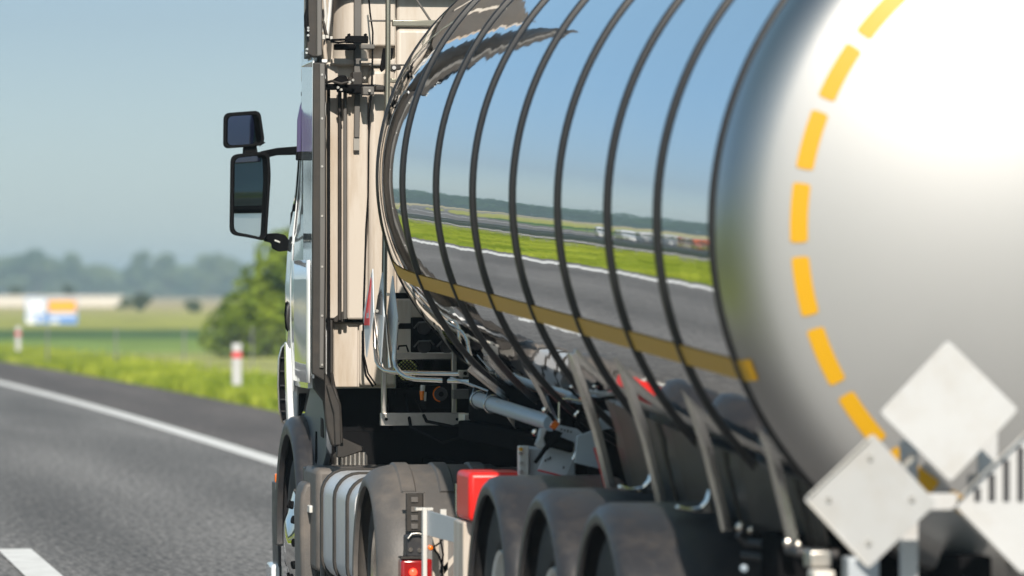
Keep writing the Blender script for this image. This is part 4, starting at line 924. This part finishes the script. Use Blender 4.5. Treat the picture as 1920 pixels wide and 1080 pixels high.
def rr_ring(y, x0, x1, z0, z1, r, n=6):
    out = []
    for cx_, cz, a0 in ((x1 - r, z1 - r, 0), (x0 + r, z1 - r, 90), (x0 + r, z0 + r, 180), (x1 - r, z0 + r, 270)):
        for i in range(n + 1):
            a = R(a0 + 90 * i / n); out.append((cx_ + r * math.cos(a), y, cz + r * math.sin(a)))
    return out
q = MB(); q.loft([rr_ring(y, 2.97, 3.6, .38, .93, .12) for y in (25.05, 26.45)]); ft = q.build('fuel_tank', M['tank_white'], tk, angle=30)
for (y0, y1, g, m) in [(25.29, 25.34, .012, 'rubber'), (25.84, 25.89, .012, 'rubber'), (26.40, 26.45, .012, 'rubber')]:
    q = MB(); q.loft([rr_ring(y, 2.97 - g, 3.6 + g, .38 - g, .93 + g, .13) for y in (y0, y1)]); q.build('tank_strap', M[m], ft, bevel=.003)
# drive wheel mudguard
zc = .47; rr_ = .56
path = arc_path(24.3, zc, rr_, -95, 84, 30)
y_end = path[-1][0]; path2 = path + [(y_end - .004, zc - .12, -1, 0), (y_end - .004, zc - .35, -1, 0)]
pd = [(2.93, -.10), (2.925, -.08), (2.935, -.055), (2.96, -.028), (3.0, -.010), (3.05, 0), (3.52, 0), (3.56, -.02), (3.56, -.04), (3.05, -.022), (2.99, -.04), (2.955, -.08), (2.95, -.10)]
dm = MB().sweep(path, pd).build('drive_mudguard', M['plastic'], tk, angle=40)
q = MB(); q.sweep([(y_end + .004, zc + .06, -1, 0), (y_end + .004, zc - .35, -1, 0)], pd); q.build('mudguard_rear_piece', M['plastic'], dm, angle=40)
MB().sweep(path, [(8.5 - x, o) for x, o in pd]).build('drive_mudguard', M['plastic'], tk, angle=40)
for xa in (3.09, 3.27, 3.44):
    pr = [(xa - .04, -.004), (xa - .03, .010), (xa + .03, .010), (xa + .04, -.004)]
    q = MB(); q.sweep(arc_path(24.3, zc, rr_, -60, 38, 20), pr); q.build('mudguard_rib', M['plastic'], dm, angle=30)
q = MB(); q.sweep(arc_path(24.3, zc, rr_, -60, 38, 20), [(x + .36, o) for x, o in pr]); q.build('mudguard_rib', M['plastic'], dm, angle=30)
q = MB(); q.box((3.56, 23.8, .98), (4.94, 24.75, 1.0)); q.build('centre_cover', M['fender'], tk, bevel=.004)
ly = y_end - .02
q = MB(); q.pbox(762, 925, 793, 997, ly - .01, .03); lt = q.build('latch_strap', M['rubber'], dm, bevel=.004)
for v in (932, 950, 966, 982):
    q = MB(); q.pbox(771, v, 784, v + 10, ly - .018, .01); q.build('latch_slot', M['plastic'], lt, bevel=.002)
q = MB(); q.pbox(756, 922, 798, 925, ly - .012, .03); q.pbox(794, 924, 797, 992, ly - .012, .03); q.build('latch_edge', M['plastic'], lt)
for i, x in enumerate((2.99, 3.34)):
    wheel(tk, x, 24.3, .48, .48, .29, sgn=-1, chrome=(i == 0))
for x in (5.51, 5.16): wheel(tk, x, 24.3, .48, .48, .29, sgn=1)
q = MB(); q.pbox(762, 1003, 800, 1046, 23.55, .12); lh = q.build('rear_lamp_bracket', M['fender'], tk, bevel=.012)
for (u, v) in ((770, 1031), (787, 1032)):
    p = P(u, v, 23.54); MB().tube([p, p + Vector((0, .02, 0))], .010, seg=12).build('bolt', M['chrome'], lh)
q = MB(); q.ptube([(765, 1010, 23.53), (772, 1001, 23.53), (785, 1000, 23.53), (795, 1004, 23.53)], .006); q.build('bracket_rim', M['alu'], lh)
q = MB(); q.pbox(752, 1048, 812, 1140, 23.5, .12); rl = q.build('rear_lamp', M['redlens'], tk, bevel=.015, label='red rear lamp, lit in its middle')
p = P(775, 1073, 23.495); MB().lathe([(0, -.006), (.012, -.003), (.018, .003)], Matrix.Translation(p), seg=20).build('lit_bulb', M['redlit'], rl)
q = MB(); q.pbox(752, 1044, 800, 1048, 23.49, .1); q.build('lamp_rim', M['rubber'], rl)

# cab side details
# door seams, handle, window
def sx_at(z, y=28.5):
    for (a, xa), (b, xb) in zip(side, side[1:]):
        if z <= b:
            x = xa + (xb - xa) * (z - a) / (b - a); return 2.99 + (x - 2.99) * min(1, max(0, (y - 27.6) / .8))
    return side[-1][1]
def side_off(y): 
    for (a, da), (b, db) in zip([(27.3, 0), (28.0, 0), (28.5, .025), (28.9, .06), (29.15, .12), (29.35, .24)], [(28.0, 0), (28.5, .025), (28.9, .06), (29.15, .12), (29.35, .24), (29.45, .45)]):
        if y <= b: return da + (db - da) * (y - a) / (b - a)
    return .45
def side_patch(y0, y1, z0, z1, out, ny=6, nz=6):
    q = MB(); vs = []
    for i in range(ny + 1):
        y = y0 + (y1 - y0) * i / ny
        vs.append([q.bm.verts.new((sx_at(z0 + (z1 - z0) * j / nz, y) + side_off(y) - out, y, z0 + (z1 - z0) * j / nz)) for j in range(nz + 1)])
    for i in range(ny):
        for j in range(nz): q.bm.faces.new((vs[i][j], vs[i][j+1], vs[i+1][j+1], vs[i+1][j]))
    return q
for sgn in (1,):
    dr = side_patch(28.05, 29.0, 1.30, 3.0, .006).build('door', M['white'], tk); s_ = dr.modifiers.new('s', 'SOLIDIFY'); s_.thickness = .006; s_.offset = 0
    w_ = side_patch(28.15, 29.05, 2.31, 2.90, .016).build('window', M['glass'], dr); s_ = w_.modifiers.new('s', 'SOLIDIFY'); s_.thickness = .006; s_.offset = 0
    wf = side_patch(28.08, 28.15, 2.275, 2.94, .020, 2).build('window_frame', M['black'], dr); s_ = wf.modifiers.new('s', 'SOLIDIFY'); s_.thickness = .006
    wf = side_patch(28.08, 29.08, 2.275, 2.315, .020, 6, 2).build('window_sill', M['black'], dr); s_ = wf.modifiers.new('s', 'SOLIDIFY'); s_.thickness = .006
    sp2 = side_patch(27.15, 28.02, 1.36, 2.0, .007).build('side_hatch', M['white'], tk); s_ = sp2.modifiers.new('s', 'SOLIDIFY'); s_.thickness = .006; s_.offset = 0
    sm = side_patch(28.025, 28.045, 1.33, 3.05, .004, 1, 10).build('door_seam', M['black'], tk)
# door handle
q = MB(); q.pslab([(538, 568), (545, 561), (552, 559), (553, 628), (545, 627), (538, 615), (536, 590)], 28.35, .10); hd = q.build('door_handle', M['black'], tk, bevel=.01)
q = MB(); q.ptube([(546, 566, 28.28), (540, 575, 28.26), (539, 600, 28.26), (543, 618, 28.28)], .009); q.build('handle_grip', M['fender'], hd)
# tinted wind visor, small corner mirror, roof lamp
q = MB(); q.loft([[P(562, 200, 27.7), P(568, 182, 27.7), P(579, 176, 27.7), P(579, 298, 27.7), P(556, 298, 27.7), P(557, 225, 27.7)], [P(560, 200, 28.7), P(566, 182, 28.7), P(577, 180, 28.7), P(577, 298, 28.7), P(556, 298, 28.7), P(556, 225, 28.7)]]); q.build('wind_visor', M['visor'], tk, bevel=.004)
q = MB(); q.ptube([(568, 206, 27.68), (567, 290, 27.68)], .007); q.build('visor_edge', M['black'], tk)
q = MB(); q.pbox(558, 284, 580, 300, 27.66, .1); q.build('visor_base', M['black'], tk, bevel=.006)
q = MB(); q.ptube([(567, 296, 28.3), (564, 350, 28.35), (561, 395, 28.4)], .004, seg=6); q.build('window_rail', M['black'], tk)
q = MB(); q.loft([[P(545, 396, 28.92), P(564, 393, 28.86), P(564, 416, 28.86), P(551, 436, 28.86), P(543, 428, 28.92)], [P(546, 398, 29.05), P(564, 396, 29.05), P(564, 416, 29.05), P(551, 434, 29.05), P(544, 426, 29.05)]]); q.build('grab_handle', M['black'], tk, bevel=.01)
q = MB(); q.pslab([(570, 150), (570, 128), (574, 119), (580, 118), (578, 150), (574, 164)], 27.55, .15); q.build('roof_lamp', M['alu_w'], tk, bevel=.008)
q = MB(); q.pslab([(566, 172), (575, 166), (576, 174), (566, 180)], 27.6, .05); q.build('roof_bracket', M['rubber'], tk, bevel=.002)
p = P(576, 203, 27.66); MB().tube([p, p + Vector((0, .03, 0))], .007, seg=8).build('side_marker', M['orange'], tk)
# main mirrors
ma = thing  # (mirrors are parts of the truck)
def rrect_px(uv, Y, rad, n=5):
    """rounded polygon from pixel corners"""
    pts = []; k = len(uv)
    for i in range(k):
        p0 = Vector(uv[i - 1]); p1 = Vector(uv[i]); p2 = Vector(uv[(i + 1) % k])
        a = p1 + (p0 - p1).normalized() * rad; b = p1 + (p2 - p1).normalized() * rad
        for j in range(n + 1):
            t = j / n; q = a * (1 - t) ** 2 + p1 * 2 * t * (1 - t) + b * t * t; pts.append((q.x, q.y))
    return pts
def mirror(uv, Y, rad, inset, ang, depth, nm):
    outer = rrect_px(uv, Y, rad); c = Vector((sum(p[0] for p in outer), sum(p[1] for p in outer))) / len(outer)
    def sc(f, dy): return [P(c.x + (u - c.x) * f, c.y + (v - c.y) * f, Y + dy) for u, v in outer]
    w = (max(p[0] for p in uv) - min(p[0] for p in uv)) / 2
    f1 = 1 - inset / w
    def scx(ix, dy): 
        hw = w; hh = (max(p[1] for p in uv) - min(p[1] for p in uv)) / 2
        return [P(c.x + (u - c.x) * (1 - ix / hw), c.y + (v - c.y) * (1 - ix / hh), Y + dy) for u, v in outer]
    q = MB(); rings = [scx(inset * 1.0, .06), scx(inset * .9, .006), scx(inset * .8, .0), scx(inset * .3, -.002), scx(0, .012), scx(0, depth * .5), scx(w * .15, depth * .85), scx(w * .5, depth)]
    o = q.loft(rings, cap=True).build(nm, M['black'], tk, angle=50)
    # reflecting pane, yawed about its own vertical axis towards the driver's window
    cp = P(c.x, c.y, Y + .026); ring = scx(inset * .97, .026); q = MB(); n = Vector((math.sin(ang), -math.cos(ang), 0))
    out = []
    for p in ring:
        d = p - cp; out.append(cp + Vector((d.x, 0, d.z)) + Vector((0, d.x * math.tan(ang), 0)) + Vector((0, -.004, 0)))
    q.slab(out, (0, 1, 0), .004); g = q.build('mirror_glass', M['mglass'], o)
    return o
mirror([(419, 212), (488, 207), (497, 268), (488, 274), (418, 279)], 28.95, 12, 7, R(17), .10, 'wide_angle_mirror')
mirror([(432, 290), (505, 283), (508, 330), (500, 453), (470, 446), (430, 440)], 28.95, 14, 7, R(14), .12, 'main_mirror')
q = MB(); q.pslab([(457, 272), (481, 270), (484, 290), (456, 290)], 28.98, .05); q.build('mirror_neck', M['black'], tk, bevel=.008)
q = MB(); q.slab([P(487, 284, 29.0), P(520, 277, 28.9), P(572, 273, 28.6), P(572, 290, 28.6), P(520, 291, 28.9), P(500, 296, 29.0)], (0, 1, 0), .05); q.build('mirror_arm', M['black'], tk, bevel=.012)
q = MB(); q.slab([P(498, 438, 29.0), P(520, 437, 28.95), P(535, 440, 28.8), P(543, 452, 28.75), P(543, 470, 28.75), P(524, 472, 28.8), P(512, 466, 28.9), P(510, 455, 28.95), P(496, 452, 29.0)], (0, 1, 0), .08); q.build('mirror_arm', M['black'], tk, bevel=.014)
q = MB(); q.ptube([(516, 451, 28.88), (524, 454, 28.85)], .005); q.build('arm_screw', M['alu_w'], tk)
# front corner deflector with chrome edge
q = MB(); q.pslab([(527, 655), (537, 645), (540, 700), (539, 785), (530, 790), (525, 770), (523, 700)], 29.0, .08); cd_ = q.build('corner_deflector', M['black'], tk, bevel=.008)
q = MB(); q.ptube([(538, 641, 28.98), (528, 652, 28.98), (523, 672, 28.98), (521.5, 720, 28.98), (523, 765, 28.98), (529, 792, 28.98), (535, 793, 28.98)], .006); q.build('chrome_edge', M['chrome'], cd_)
for v in (670, 695, 722, 748, 770): q = MB(); q.pbox(526, v, 536, v + 2, 28.97, .02); q.build('vane', M['fender'], cd_)
q = MB(); q.pslab([(536, 640), (562, 690), (590, 700), (592, 716), (566, 716), (561, 735), (560, 790), (540, 790), (537, 700)], 28.3, .1); q.build('sill_panel', M['white'], tk, bevel=.012)
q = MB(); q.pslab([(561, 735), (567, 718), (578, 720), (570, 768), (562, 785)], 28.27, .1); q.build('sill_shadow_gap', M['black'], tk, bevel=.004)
# step side lamps
q = MB(); q.pslab([(520, 906), (527, 906), (528, 1150), (524, 1150), (520, 990)], 28.9, .3); stp = q.build('entry_step', M['fender'], tk, bevel=.006)
q = MB(); q.pbox(516, 888, 526, 905, 28.88, .06); q.build('side_indicator', M['orange'], tk, bevel=.006)
q = MB(); q.pbox(518, 906, 526, 920, 28.88, .04); q.build('step_trim', M['alu_w'], stp, bevel=.003)
q = MB(); q.pbox(518, 930, 522, 942, 28.87, .04); q.build('step_marker', M['redlens'], stp, bevel=.002)
q = MB(); q.pbox(509, 1058, 530, 1150, 28.9, .3); q.build('bumper_corner', M['white'], tk, bevel=.02)
# bumper / front so the truck is whole
q = MB(); q.box((3.1, 29.25, .35), (5.4, 29.5, 1.15)); q.build('front_bumper', M['plastic'], tk, bevel=.04)
# seat and curtain seen through the side glass is left dark; orange seat back behind the window
# exhaust stack and air intake behind the cab, right side (mirrored by the tank top)
q = MB(); q.tube([(5.0, 26.9, 1.0), (5.0, 26.9, 3.3)], .16, seg=28); q.build('air_intake', M['cream'], tk)

# ------------------------------------------------------------------ vehicles on the opposite roadway (mirrored in the tank)
M['dkblue'] = mat('dark_blue_tarp', (0.03, 0.05, 0.08), .5)
M['carsilver'] = mat('silver_car_paint', (.6, .62, .64), .2, coat=1.0); M['carred'] = mat('orange_car_paint', (.55, .12, .03), .2, coat=1.0)
def car(y, x, label, m):
    t = thing('car', label, 'car', (x, y, 0), 'cars on the opposite roadway')
    q = MB()
    prof = [(0, .35), (.05, .75), (.5, .85), (1.15, .95), (1.6, 1.35), (2.0, 1.45), (3.1, 1.42), (3.7, 1.05), (4.2, .98), (4.35, .6), (4.3, .35)]
    q.loft([[(x + sx, y + a, b) for a, b in prof] for sx in (-.88, .88)]); q.build('body', m, t, bevel=.07)
    q = MB(); q.loft([[(x + sx, y + a, b) for a, b in [(1.25, 1.0), (1.62, 1.31), (2.0, 1.39), (3.05, 1.36), (3.55, 1.05)]] for sx in (-.895, .895)]); q.build('window', M['glass'], t)
    q = MB(); q.loft([[(x + sx * .8, y + a - .02, b) for a, b in [(1.2, .98), (1.6, 1.33), (1.62, 1.30), (1.24, .96)]] for sx in (-.9, .9)]); q.build('windscreen', M['glass'], t)
    for yy in (.85, 3.45):
        for sx in (-.80, .80):
            q = MB(); q.tube([(x + sx - .1, y + yy, .32), (x + sx + .1, y + yy, .32)], .32, seg=20); q.build('wheel', M['tyre'], t)
    for sx in (-.65, .65):
        q = MB(); q.box((x + sx - .15, y - .01, .60), (x + sx + .15, y + .1, .74)); q.build('headlight', M['plate'], t, bevel=.02)
car(113, -12.9 + cx(113), 'silver car on the opposite roadway, farthest of the three, mirrored in the tank', M['carsilver'])
car(105.5, -12.9 + cx(105), 'white car on the opposite roadway between the silver and the orange one', M['plate'])
car(98.5, -12.7 + cx(98), 'orange car on the opposite roadway, nearest of the three', M['carred'])

# ------------------------------------------------------------------ haze
HAZE = 0.00048
hz_m = bpy.data.materials.new('haze'); hz_m.use_nodes = True; N = hz_m.node_tree.nodes; N.clear()
out = N.new('ShaderNodeOutputMaterial'); pv = N.new('ShaderNodeVolumePrincipled'); pv.inputs['Density'].default_value = HAZE; pv.inputs['Color'].default_value = (.62, .82, .95, 1)
pv.inputs['Anisotropy'].default_value = 0.0
hz_m.node_tree.links.new(pv.outputs[0], out.inputs['Volume'])
q = MB(); q.box((-5010, -5010, -1.05), (5010, 5010, 18)); ho = q.build('haze', hz_m, smooth=False); ho['kind'] = 'stuff'; tag(ho, 'thin blue haze lying over the fields', 'haze')
